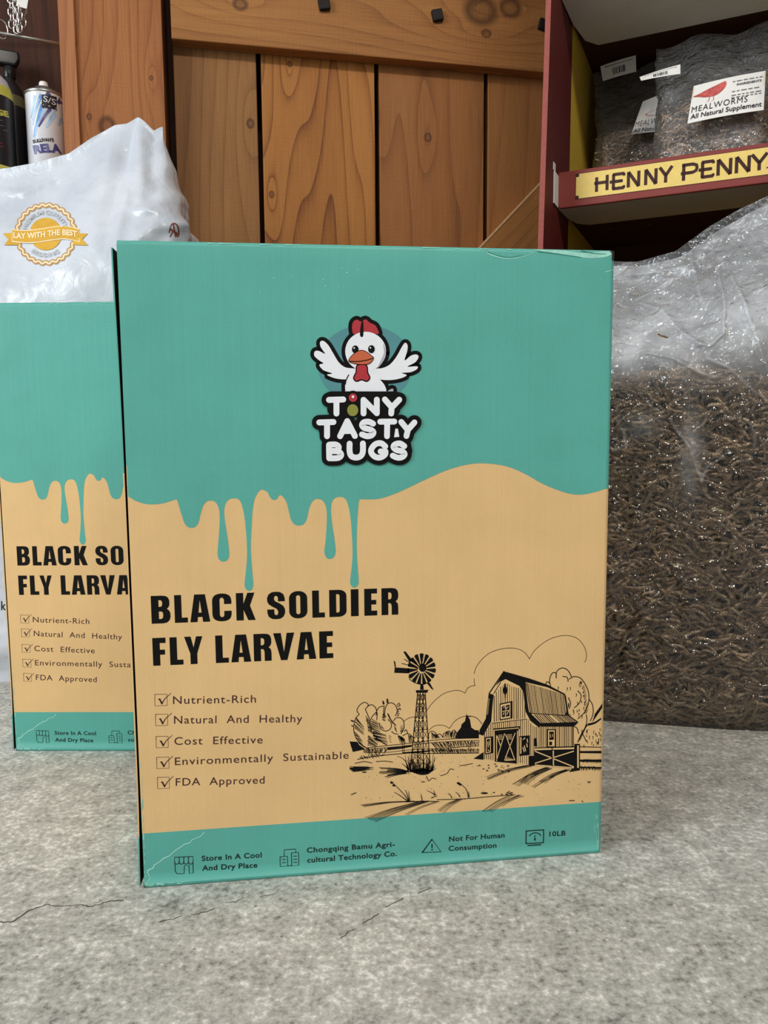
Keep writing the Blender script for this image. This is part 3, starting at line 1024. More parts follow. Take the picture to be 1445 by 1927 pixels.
def farm(pr):
    """ink drawing of a farm; slot 0 ink, 1 tan"""
    A = zuv(650, 1210, 5.78)
    B = zuv(880, 1190, 5.558)
    C = zuv(650, 1420, 2.949)
    r = random.Random(3)
    t1 = 1.0 * PX

    def ln(z, pts, w=1.0, sm=True, w1=None, mi=0):
        pr.stroke(smooth(pts, 5) if sm and len(pts) > 2 else pts, w * PX, mi, tf=z, w1=None if w1 is None else w1 * PX)

    def hatch(z, a0, a1, b0, b1, n, w=0.9, jit=6, bow=0.0):
        for k in range(n):
            t = (k + 0.5) / n
            p = (a0[0] + (a1[0] - a0[0]) * t + r.uniform(-jit, jit), a0[1] + (a1[1] - a0[1]) * t + r.uniform(-jit, jit))
            q = (b0[0] + (b1[0] - b0[0]) * t + r.uniform(-jit, jit), b0[1] + (b1[1] - b0[1]) * t + r.uniform(-jit, jit))
            m = ((p[0] + q[0]) / 2 + bow, (p[1] + q[1]) / 2 - bow)
            pr.stroke(smooth([p, m, q], 3), w * PX * r.uniform(0.8, 1.4), 0, tf=z, w1=0.5 * PX)

    pr.layer = 0
    # clouds
    for pts in ([(880, 740), (930, 670), (1000, 600), (1080, 545), (1180, 517), (1250, 520), (1300, 545)], [(1300, 545), (1325, 495), (1365, 470), (1410, 462)],
                [(1410, 465), (1400, 430), (1398, 385)], [(635, 850), (690, 815), (760, 805), (840, 825)], [(905, 950), (960, 905), (1030, 892), (1090, 905), (1130, 930)],
                [(1130, 930), (1180, 860), (1240, 815), (1320, 793), (1400, 803), (1445, 830)]):
        ln(A, pts, 1.0)
    for pts in ([(65, 435), (90, 360), (150, 280), (230, 215), (330, 178), (440, 163), (530, 175), (600, 215), (645, 278)],
                [(645, 278), (690, 200), (770, 125), (870, 65), (980, 35), (1080, 38), (1160, 75), (1215, 145), (1240, 220), (1236, 285), (1218, 312)],
                [(0, 880), (60, 882), (110, 910), (150, 960)]):
        ln(B, pts, 1.0)
    # wind wheel
    cx, cy, rx, ry = 828, 283, 150, 166
    for k in range(15):
        a = 2 * math.pi * (k + 0.25) / 15
        d0, d1 = 0.105, 0.155
        P = []
        for rad, dd in ((0.28, -d0), (1.0, -d1), (1.04, 0), (1.0, d1), (0.28, d0)):
            P.append((cx + rx * rad * math.cos(a + dd), cy + ry * rad * math.sin(a + dd)))
        pr.poly(P, (), 0, tf=A)
    pr.ell(838, 268, 40, 46, 0, tf=A)
    ln(A, [(690, 360), (700, 395), (750, 430), (820, 448), (880, 438), (930, 405)], 1.4)
    pr.poly([(535, 265), (690, 275), (692, 330), (530, 324)], (), 0, tf=A)
    pr.poly([(524, 195), (540, 200), (548, 262), (536, 266)], (), 0, tf=A)
    pr.poly([(628, 95), (652, 90), (722, 180), (700, 215)], (), 0, tf=A)
    pr.poly([(880, 430), (915, 430), (960, 512), (936, 500)], (), 0, tf=A)
    for p in ([(640, 175), (700, 215), (780, 262)], [(610, 222), (700, 245), (790, 280)], [(720, 185), (800, 260)]): ln(A, p, 1.4)
    pr.poly([(814, 450), (846, 450), (851, 508), (811, 508)], (), 0, tf=A)
    pr.poly([(763, 514), (902, 508), (888, 541), (770, 543)], (), 0, tf=A)
    # tower
    legs = [[(784, 545), (745, 945), (705, 1400)], [(812, 545), (793, 945), (780, 1410)], [(845, 545), (842, 945), (850, 1420)], [(866, 545), (893, 960), (925, 1400)]]
    for L in legs: ln(A, L, 1.7, False)

    def leg(i, y):
        L = legs[i]
        for a, b in zip(L[:-1], L[1:]):
            if a[1] <= y <= b[1]:
                return a[0] + (b[0] - a[0]) * (y - a[1]) / (b[1] - a[1])
        return L[-1][0]

    lv = [545, 640, 722, 830, 945, 1050, 1180, 1290, 1395]
    for y in lv[2::2]: ln(A, [(leg(0, y) - 6, y + 4), (leg(3, y) + 6, y - 8)], 1.5, False)
    for a, b in zip(lv[:-1], lv[1:]):
        for i, j in ((0, 1), (1, 2), (2, 3), (0, 2)):
            ln(A, [(leg(i, a), a), (leg(j, b), b)], 0.9, False)
            ln(A, [(leg(j, a), a), (leg(i, b), b)], 0.9, False)
    # left trees
    for pts in ([(150, 775), (125, 735), (150, 680), (205, 645), (248, 672), (215, 720)], [(240, 690), (280, 670), (320, 695), (338, 740), (330, 790)],
                [(340, 740), (365, 700), (425, 683)], [(425, 770), (432, 715), (455, 665), (500, 650), (545, 680), (562, 740), (540, 795)], [(150, 775), (110, 820), (90, 900), (95, 980), (125, 1050), (180, 1110), (240, 1145)],
                [(335, 750), (290, 800), (265, 870), (280, 950), (320, 1010), (390, 1075), (450, 1110)], [(370, 870), (385, 935), (440, 957), (490, 930), (497, 870), (460, 830)],
                [(520, 850), (550, 815), (600, 815), (632, 855), (635, 930), (600, 990)], [(640, 965), (660, 943), (676, 985)], [(620, 1010), (680, 985), (735, 1030), (730, 1080)], [(345, 755), (340, 840)],
                [(560, 680), (580, 655), (592, 680), (565, 692)], [(570, 725), (590, 708), (600, 730)], [(420, 690), (415, 760), (440, 800)], [(500, 960), (530, 985), (575, 990)], [(215, 720), (250, 800), (265, 830)]):
        ln(A, pts, 1.5)
    for z_, a0, a1, b0, b1, n, w in ((A, (118, 800), (92, 930), (195, 900), (200, 1010), 9, 1.1), (A, (95, 960), (150, 1090), (150, 1010), (215, 1150), 9, 1.1), (A, (215, 790), (250, 960), (275, 840), (290, 1000), 10, 1.4),
                                     (A, (285, 830), (270, 930), (370, 870), (380, 1000), 10, 1.5), (A, (290, 960), (320, 1060), (440, 990), (460, 1110), 10, 1.6), (A, (250, 1000), (240, 1110), (360, 1090), (330, 1130), 9, 1.4),
                                     (A, (405, 760), (405, 840), (440, 790), (435, 850), 7, 1.6), (A, (450, 760), (490, 830), (500, 860), (545, 900), 6, 1.4), (A, (565, 720), (565, 800), (585, 720), (585, 800), 6, 1.5),
                                     (A, (570, 1000), (640, 1040), (600, 1090), (660, 1090), 9, 1.8), (A, (680, 1000), (715, 1010), (690, 1080), (725, 1080), 6, 1.0), (A, (385, 890), (400, 930), (395, 910), (430, 950), 4, 1.2),
                                     (A, (520, 860), (545, 960), (545, 880), (565, 980), 7, 1.1), (A, (600, 900), (600, 980), (630, 890), (625, 960), 6, 1.0), (A, (470, 1000), (480, 1080), (495, 1000), (500, 1090), 5, 0.9)):
        hatch(z_, a0, a1, b0, b1, n, w)
    for P in ([(45, 1070), (130, 1075), (150, 1110), (215, 1155), (80, 1185), (62, 1130)], [(400, 620), (420, 640), (425, 665), (405, 670)], [(448, 598), (465, 615), (468, 660), (446, 650)],
              [(55, 835), (95, 845), (85, 860), (60, 850)], [(60, 890), (95, 905), (70, 910)]):
        pr.poly(P, (), 0, tf=A)
    # distant trees and conifer
    pr.poly([(1315, 772), (1352, 830), (1368, 920), (1405, 945), (1450, 950), (1450, 1032), (1190, 1035), (1215, 970), (1255, 920), (1262, 885), (1300, 850)], (), 0, tf=A)
    for pts in ([(905, 1040), (905, 985), (940, 958), (985, 985), (990, 1035)], [(990, 1000), (1030, 990), (1060, 1030)], [(1060, 1030), (1065, 990), (1110, 960), (1140, 965), (1145, 1020)], [(1150, 1030), (1160, 960), (1190, 950), (1215, 1000)]):
        ln(A, pts, 1.4)
    hatch(A, (930, 970), (1000, 1010), (940, 1045), (1040, 1040), 10, 1.6)
    hatch(A, (1090, 970), (1200, 960), (1070, 1030), (1200, 1035), 14, 1.3)
    # fence on the left
    ln(A, [(230, 1140), (460, 1115), (700, 1090), (930, 1060), (1200, 1040), (1450, 1033)], 1.3)
    ln(A, [(230, 1158), (480, 1135), (720, 1110), (930, 1085), (1200, 1068), (1450, 1060)], 1.2)
    ln(A, [(190, 1185), (430, 1190), (720, 1160), (930, 1152), (1450, 1118)], 1.1)
    ln(A, [(130, 1265), (330, 1230), (720, 1195), (930, 1200), (1450, 1196)], 1.6)
    pr.poly([(455, 1140), (600, 1128), (720, 1112), (722, 1128), (600, 1150), (460, 1165)], (), 0, tf=A)
    pr.poly([(620, 1188), (920, 1165), (920, 1182), (620, 1200)], (), 0, tf=A)
    hatch(A, (935, 1085), (1450, 1066), (985, 1150), (1450, 1118), 46, 1.3, 9)
    hatch(A, (920, 1158), (1450, 1150), (960, 1200), (1450, 1196), 48, 1.6, 7)
    hatch(A, (200, 1150), (460, 1150), (220, 1215), (440, 1200), 26, 1.2, 16)
    hatch(A, (140, 1235), (420, 1205), (170, 1272), (430, 1225), 14, 1.6, 10)
    for x in (620, 1125, 1340): pr.poly([(x, 1075), (x + 16, 1072), (x + 16, 1195), (x, 1195)], (), 1, tf=A); ln(A, [(x, 1075), (x, 1195)], 1.2, False); ln(A, [(x + 17, 1075), (x + 17, 1195)], 1.2, False)
    # grass at the tower foot
    for k in range(34):
        x = r.uniform(680, 960)
        y = r.uniform(1370, 1420)
        dx = (x - 820) * 0.25 + r.uniform(-12, 12)
        ln(A, [(x, y), (x + dx * 0.4, y - r.uniform(40, 90)), (x + dx, y - r.uniform(80, 210))], 1.7, w1=0.6)
    pr.poly(smooth([(690, 1390), (760, 1370), (850, 1360), (930, 1390), (900, 1425), (820, 1435), (740, 1410)], 4, True), (), 0, tf=A)
    for pts in ([(690, 1380), (660, 1300), (620, 1255), (560, 1230)], [(700, 1350), (690, 1290), (680, 1240)], [(690, 1385), (650, 1340), (612, 1310)], [(940, 1390), (975, 1330)], [(930, 1400), (985, 1360)]): ln(A, pts, 2.0, w1=0.8)
    for k in range(10): ln(A, [(r.uniform(30, 90), 1345 + k * 6), (180, 1345 + k * 5), (r.uniform(240, 310), 1345 + k * 3)], 1.2, w1=0.6)
    pr.ell(205, 1405, 26, 7, 0, tf=A)
    for k in range(11): ln(A, [(r.uniform(360, 460), 1355 + k * 11), (560, 1365 + k * 7), (r.uniform(640, 720), 1388 + k * 3)], 1.2, w1=1.2)
    for pts in ([(100, 1310), (200, 1290), (290, 1305)], [(330, 1290), (430, 1285), (510, 1295)], [(1030, 1445), (1100, 1420), (1140, 1370), (1180, 1380)], [(880, 1445), (905, 1500), (940, 1470), (985, 1480)], [(1240, 1335), (1310, 1325), (1385, 1310)]): ln(A, pts, 1.4)
    for k in range(46): pr.ell(r.uniform(80, 1440), r.uniform(1215, 1500), r.uniform(3, 6), r.uniform(2, 4), 0, 8, tf=A)

    # ---------------- barn
    # right-hand tree behind
    for pts in ([(868, 570), (855, 500), (880, 430), (920, 425), (925, 480)], [(925, 480), (930, 410), (985, 372), (1045, 395), (1085, 465)], [(1050, 515), (1040, 470), (990, 460)],
                [(1060, 490), (1110, 462), (1180, 480), (1235, 555), (1265, 640), (1262, 740), (1225, 830), (1150, 905)], [(1270, 700), (1305, 760), (1310, 850), (1280, 930)],
                [(1150, 610), (1185, 660), (1165, 740), (1110, 790)], [(1250, 960), (1210, 1040), (1170, 1130)], [(815, 540), (830, 515), (860, 535)], [(1195, 1050), (1240, 1140)], [(1050, 680), (1075, 740), (1060, 800)],
                [(1240, 860), (1245, 930), (1225, 1000)], [(1100, 980), (1140, 1000), (1160, 1060)]):
        ln(B, pts, 1.7)
    ln(B, [(1395, 900), (1330, 945), (1255, 965)], 3.0, w1=5.0)
    pr.poly([(1330, 850), (1410, 740), (1405, 790), (1330, 900), (1300, 945)], (), 0, tf=B)
    ln(B, [(1250, 965), (1190, 1060), (1150, 1150)], 2.2)
    for k in range(34):
        x, y = r.uniform(900, 1250), r.uniform(500, 870)
        if x < 1030 and y > 600: continue
        ln(B, [(x, y), (x + 6, y + 16), (x - 4, y + r.uniform(24, 44))], 1.8, w1=0.7)
    hatch(B, (1190, 560), (1240, 850), (1225, 540), (1262, 800), 16, 1.5, 8)
    hatch(B, (1180, 500), (1160, 570), (1205, 520), (1180, 560), 7, 1.6)
    for k in range(26): x, y = r.uniform(1190, 1395), r.uniform(1000, 1180); ln(B, [(x, y), (x + r.uniform(-8, 8), y + r.uniform(18, 46))], 1.7, False, w1=0.6)
    # body in card colour hides the tree lines behind the barn
    pr.layer = 1
    pr.poly([(380, 405), (225, 635), (200, 900), (130, 1030), (165, 1320), (520, 1380), (690, 1375), (700, 1200), (1100, 1190), (1100, 980), (1150, 940), (1040, 850), (1010, 640), (830, 545)], (), 1, tf=B)
    pr.layer = 2
    # gable boards
    for k in range(15):
        x = 275 + k * 23
        yt = 660 - (x - 265) * 1.25 if x < 370 else 510 + (x - 370) * 0.42
        if x > 575: yt = 620 + (x - 575) * 4
        ln(B, [(x, yt + r.uniform(0, 25)), (x + r.uniform(-3, 3), 935 - (x - 250) * 0.11)], r.uniform(0.9, 1.6), False)
    ln(B, [(245, 950), (620, 905)], 1.3, False)
    for k in range(24):
        x = 175 + k * 22
        yt = max(950 - (x - 250) * 0.11, 1065 - (x - 165) * 1.4) if x < 640 else 930 + (x - 640) * 1.0
        ln(B, [(x, yt), (x, 1320 + (x - 165) * 0.12)], r.uniform(0.9, 1.5), False)
    # roof edges
    ln(B, [(380, 405), (225, 635), (195, 900), (125, 1030)], 2.4, False)
    pr.poly([(230, 640), (270, 650), (255, 800), (245, 930), (160, 1080), (110, 1060), (190, 920), (205, 780)], (), 0, tf=B)
    ln(B, [(345, 520), (270, 640)], 1.6, False)
    ln(B, [(222, 690), (205, 860)], 2.2, False, mi=1)
    pr.poly([(380, 405), (600, 500), (610, 600), (628, 760), (640, 830), (770, 955), (745, 995), (655, 925), (605, 830), (580, 620), (540, 560), (395, 488), (330, 520), (290, 560)], (), 0, tf=B)
    pr.poly([(400, 412), (640, 480), (830, 545), (1012, 640), (1008, 652), (830, 572), (600, 518)], (), 0, tf=B)
    ln(B, [(1010, 640), (1040, 830)], 2.0, False)
    ln(B, [(640, 845), (1020, 868)], 1.6, False)
    for k in range(24):
        t = (k + 0.5) / 24
        ln(B, [(600 + 405 * t, 522 + 125 * t), (648 + 380 * t, 845 + 20 * t)], r.uniform(0.9, 1.8), False)
    pr.poly([(1010, 645), (1024, 660), (1050, 835), (1060, 865), (1020, 868), (1030, 820)], (), 0, tf=B)
    # lean-to roof
    for k in range(15):
        t = (k + 0.3) / 15
        if 0.45 < t < 0.62 and k % 2: continue
        ln(B, [(690 + 350 * t, 857 + 12 * t), (775 + 365 * t, 952 - 12 * t)], r.uniform(1.0, 2.0), False)
    ln(B, [(1040, 862), (1150, 940)], 2.4, False)
    pr.poly([(750, 948), (1155, 936), (1130, 965), (1100, 985), (760, 985)], (), 0, tf=B)
    for k in range(22):
        x = 700 + k * 18.4
        ln(B, [(x, 985), (x, 1200)], r.uniform(0.9, 1.6), False)
    ln(B, [(1100, 985), (1100, 1190)], 2.0, False)
    pr.poly([(690, 1110), (720, 1100), (725, 1190), (690, 1190)], (), 0, tf=B)
    pr.poly([(822, 1012), (922, 1012), (922, 1200), (822, 1200)], (), 0, tf=B)
    # lantern under the gable
    pr.ell(390, 605, 21, 45, 0, tf=B)
    pr.poly([(378, 540), (398, 540), (396, 690), (386, 690)], (), 0, tf=B)
    # windows and doors
    pr.poly([(333, 745), (467, 716), (467, 897), (333, 917)], (), 0, tf=B)
    pr.poly([(180, 1095), (268, 1085), (268, 1260), (182, 1275)], (), 0, tf=B)
    pr.poly([(538, 1085), (648, 1075), (648, 1280), (538, 1292)], (), 0, tf=B)
    pr.poly([(262, 1005), (545, 980), (545, 1008), (525, 1015), (520, 1372), (283, 1350), (280, 1030)], (), 0, tf=B)
    # gate field
    pr.poly([(690, 1205), (1115, 1190), (1115, 1425), (690, 1385)], (), 0, tf=B)
    pr.poly([(1115, 1165), (1172, 1165), (1172, 1440), (1060, 1460), (1090, 1420), (1115, 1420)], (), 0, tf=B)
    pr.poly([(640, 1290), (695, 1290), (700, 1395), (640, 1390)], (), 0, tf=B)
    pr.poly([(60, 1320), (165, 1250), (165, 1330)], (), 0, tf=B)
    for y in (1240, 1330): pr.poly([(1170, y), (1398, y - 2), (1398, y + 24), (1170, y + 20)], (), 0, tf=B)
    ln(B, [(1170, 1410), (1398, 1415)], 3.0, False)
    hatch(B, (1180, 1400), (1390, 1410), (1175, 1440), (1395, 1445), 20, 1.6, 8)
    hatch(B, (1180, 1330), (1390, 1330), (1200, 1360), (1395, 1365), 20, 1.2, 6)
    ln(B, [(1170, 1195), (1398, 1200)], 1.5, False)
    pr.layer = 3
    pr.poly([(342, 756), (445, 733), (445, 890), (342, 905)], (), 1, tf=B)
    pr.poly([(838, 1022), (908, 1022), (908, 1190), (838, 1190)], (), 1, tf=B)
    pr.poly([(190, 1106), (240, 1100), (240, 1252), (190, 1262)], (), 1, tf=B)
    pr.poly([(548, 1096), (560, 1094), (560, 1265), (548, 1270)], (), 1, tf=B)
    for pts in ([(272, 1022), (535, 998)], [(300, 1075), (302, 1345)], [(385, 1055), (300, 1335)], [(305, 1080), (345, 1200)], [(395, 1065), (490, 1330)], [(495, 1050), (385, 1330)], [(518, 1030), (516, 1365)]): ln(B, pts, 1.6, False, mi=1)
    for y in (1075, 1090, 1105, 1120): ln(B, [(320, y), (362, y - 4)], 1.0, False, mi=1); ln(B, [(410, y - 6), (462, y - 8)], 1.0, False, mi=1)
    for k in range(7): ln(B, [(385 + k * 4, 1340), (395 + k * 17, 1290 + k * 7)], 0.9, False, mi=1)
    for pts in ([(575, 1120), (600, 1100)], [(590, 1180), (605, 1240)], [(575, 1200), (590, 1250)], [(615, 1160), (622, 1200)], [(620, 1110), (625, 1150)]): ln(B, pts, 1.8, False, mi=1)
    ln(B, [(692, 1222), (1112, 1210)], 3.4, False, mi=1)
    ln(B, [(700, 1240), (1108, 1405)], 2.2, False, mi=1)
    ln(B, [(700, 1368), (1108, 1240)], 2.2, False, mi=1)
    ln(B, [(893, 1235), (895, 1390)], 2.4, False, mi=1)
    ln(B, [(700, 1385), (1108, 1415)], 2.2, False, mi=1)
    pr.poly([(1143, 1180), (1160, 1180), (1160, 1415), (1143, 1415)], (), 1, tf=B)
    pr.layer = 4
    pr.poly([(355, 772), (435, 752), (435, 874), (355, 886)], (), 0, tf=B)
    pr.poly([(850, 1035), (898, 1035), (898, 1120), (850, 1125)], (), 0, tf=B)
    pr.poly([(850, 1140), (880, 1140), (880, 1178), (850, 1180)], (), 0, tf=B)
    pr.poly([(198, 1116), (232, 1112), (232, 1244), (198, 1252)], (), 0, tf=B)
    ln(B, [(880, 1195), (882, 1400)], 1.8, False)
    pr.layer = 5
    for pts in ([(372, 790), (385, 770)], [(368, 860), (378, 835)], [(398, 800), (420, 775)], [(405, 860), (425, 820)], [(395, 755), (392, 880)], [(360, 825), (432, 812)]): ln(B, pts, 1.5, False, mi=1)
    for pts in ([(206, 1140), (214, 1200)], [(222, 1130), (224, 1180)], [(210, 1220), (220, 1240)], [(860, 1060), (866, 1100)], [(884, 1060), (886, 1090)]): ln(B, pts, 1.2, False, mi=1)
    pr.layer = 2
    # ground tracks and pebbles
    for (a, b, n, sp) in (((195, 1508), (660, 1385), 3, (10, 25)), ((520, 1560), (820, 1410), 6, (20, 10)), ((740, 1560), (1030, 1430), 4, (22, 9))):
        for k in range(n):
            p = (a[0] + sp[0] * k + r.uniform(-6, 6), a[1] + sp[1] * k * 0.6)
            q = (b[0] + sp[0] * k * 0.6, b[1] + sp[1] * k * 0.2 + r.uniform(-4, 4))
            ln(B, [p, ((p[0] + q[0]) / 2 - 12, (p[1] + q[1]) / 2 - 14), q], 0.8, w1=1.1)
    for k in range(26): pr.ell(r.uniform(90, 450), r.uniform(1365, 1465), r.uniform(5, 13), r.uniform(3, 6), 0, 8, tf=B)
    # foreground
    for (a, b, n) in (((80, 285), (360, 258), 4), ((110, 362), (420, 256), 8), ((330, 335), (500, 262), 2), ((510, 318), (620, 248), 5), ((755, 318), (920, 218), 3), ((790, 316), (960, 222), 3), ((870, 288), (990, 226), 1),
                      ((925, 170), (1100, 80), 5), ((1030, 182), (1230, 82), 3), ((780, 135), (1000, 62), 2)):
        for k in range(n):
            p = (a[0] + k * 8 + r.uniform(-4, 4), a[1] + (k - n / 2) * 3.2)
            q = (b[0] + k * 7, b[1] + r.uniform(-3, 3))
            ln(C, [p, ((p[0] + q[0]) / 2 - 5, (p[1] + q[1]) / 2 - 5), q], 0.6, w1=0.9)
    ln(C, [(330, 262), (430, 258), (520, 260)], 1.4)
    ln(C, [(505, 250), (680, 243), (800, 232), (940, 222)], 1.3)
    for pts in ([(350, 258), (320, 215), (250, 145)], [(345, 258), (300, 225), (270, 208)], [(352, 256), (338, 210), (330, 195)], [(356, 258), (352, 225), (350, 202)], [(425, 250), (420, 230), (418, 215)],
                [(682, 238), (668, 190), (625, 152)], [(685, 238), (684, 215), (683, 205)], [(635, 235), (625, 218), (610, 206)], [(590, 240), (582, 225), (570, 215)], [(495, 225), (480, 212), (450, 198)], [(500, 225), (492, 210), (490, 198)],
                [(475, 240), (495, 232), (510, 228)]): ln(C, pts, 1.8, w1=0.7)
    for (x, y) in ((256, 155), (268, 170), (626, 158), (636, 165)): pr.ell(x, y, 9, 6, 0, 10, tf=C)
    pr.ell(770, 213, 20, 5, 0, 12, tf=C)
    for k in range(10): pr.ell(r.uniform(810, 930), r.uniform(205, 222), 6, 3, 0, 8, tf=C)
    for pts in ([(30, 222), (60, 210)], [(1340, 150), (1362, 150), (1345, 158)], [(1240, 255), (1270, 254)], [(1310, 256), (1318, 262)], [(420, 150), (440, 150)]): ln(C, pts, 1.5, False)
    for k in range(70): pr.ell(r.uniform(60, 1380), r.uniform(110, 255), r.uniform(1.2, 2.6), r.uniform(1.0, 1.8), 0, 6, tf=C)


def wear(pr, second):
    """scuffs and creases; slot 0 pale, 1 dark"""
    pr.tf = uv
    r = random.Random(5 + second)
    # pale worn top edge
    for k in range(26):
        x = r.uniform(225, 1140)
        y = 451 + (x - 219) * 0.0213 + r.uniform(0, 3)
        pr.stroke([(x, y), (x + r.uniform(8, 40), y + 0.6)], r.uniform(0.8, 2.0) * PX, 0, w1=0.5 * PX)
    if not second:
        pr.stroke(smooth([(915, 476), (938, 484), (958, 487), (985, 483), (1008, 474)], 5), 2.0 * PX, 0, w1=0.6 * PX)
        pr.stroke(smooth([(917, 474), (938, 481), (958, 484), (984, 480)], 5), 1.4 * PX, 1, w1=0.5 * PX)
        pr.poly(smooth([(1000, 468), (1050, 470), (1100, 476), (1148, 472), (1145, 482), (1110, 486), (1068, 480), (1030, 476)], 4, True), (), 0)
        pr.layer = 1
        pr.stroke(smooth([(1012, 473), (1050, 478), (1092, 484)], 5), 2.2 * PX, 1, w1=0.8 * PX)
        pr.stroke(smooth([(1092, 471), (1118, 477), (1140, 478)], 5), 2.4 * PX, 1, w1=0.8 * PX)
        pr.layer = 0
        pr.stroke([(1138, 512), (1155, 508)], 1.4 * PX, 0, w1=0.6 * PX)
        pr.poly([(1146, 470), (1156, 467), (1155, 492), (1151, 488), (1152, 478)], (), 2)
    # bottom left crease
    cre = jag([(384, 1567), (362, 1580), (342, 1593), (318, 1611), (292, 1626), (277, 1643)], 2.0, 3)
    pr.stroke(cre, 1.6 * PX, 0, w1=2.6 * PX)
    pr.stroke(jag([(277, 1636), (283, 1652), (276, 1664)], 1.5, 3), 1.4 * PX, 0)
    for k in range(16):
        x = r.uniform(275, 345)
        y = 1668 - (x - 273) * 0.079 - r.uniform(0, 4)
        pr.stroke([(x, y), (x + r.uniform(4, 12), y - 1)], r.uniform(1.0, 3.0) * PX, 0, w1=0.6 * PX)
    for k in range(22):
        y = r.uniform(1440, 1668)
        x = 273 - (1668 - y) * 0.0444 + r.uniform(0.5, 2.5)
        pr.stroke([(x, y), (x - 0.3, y - r.uniform(4, 18))], r.uniform(0.6, 1.4) * PX, 0)
    for k in range(14):
        y = r.uniform(1540, 1600)
        x = 1131 + (1606 - y) * 0.023 - r.uniform(3, 14)
        pr.stroke([(x, y), (x + 0.2, y - r.uniform(4, 16))], r.uniform(0.5, 1.2) * PX, 0)
    for k in range(10):
        x, y = r.uniform(400, 700), r.uniform(500, 560)
        pr.ell(x, y, r.uniform(0.8, 1.8), r.uniform(0.6, 1.2), 0, 8)


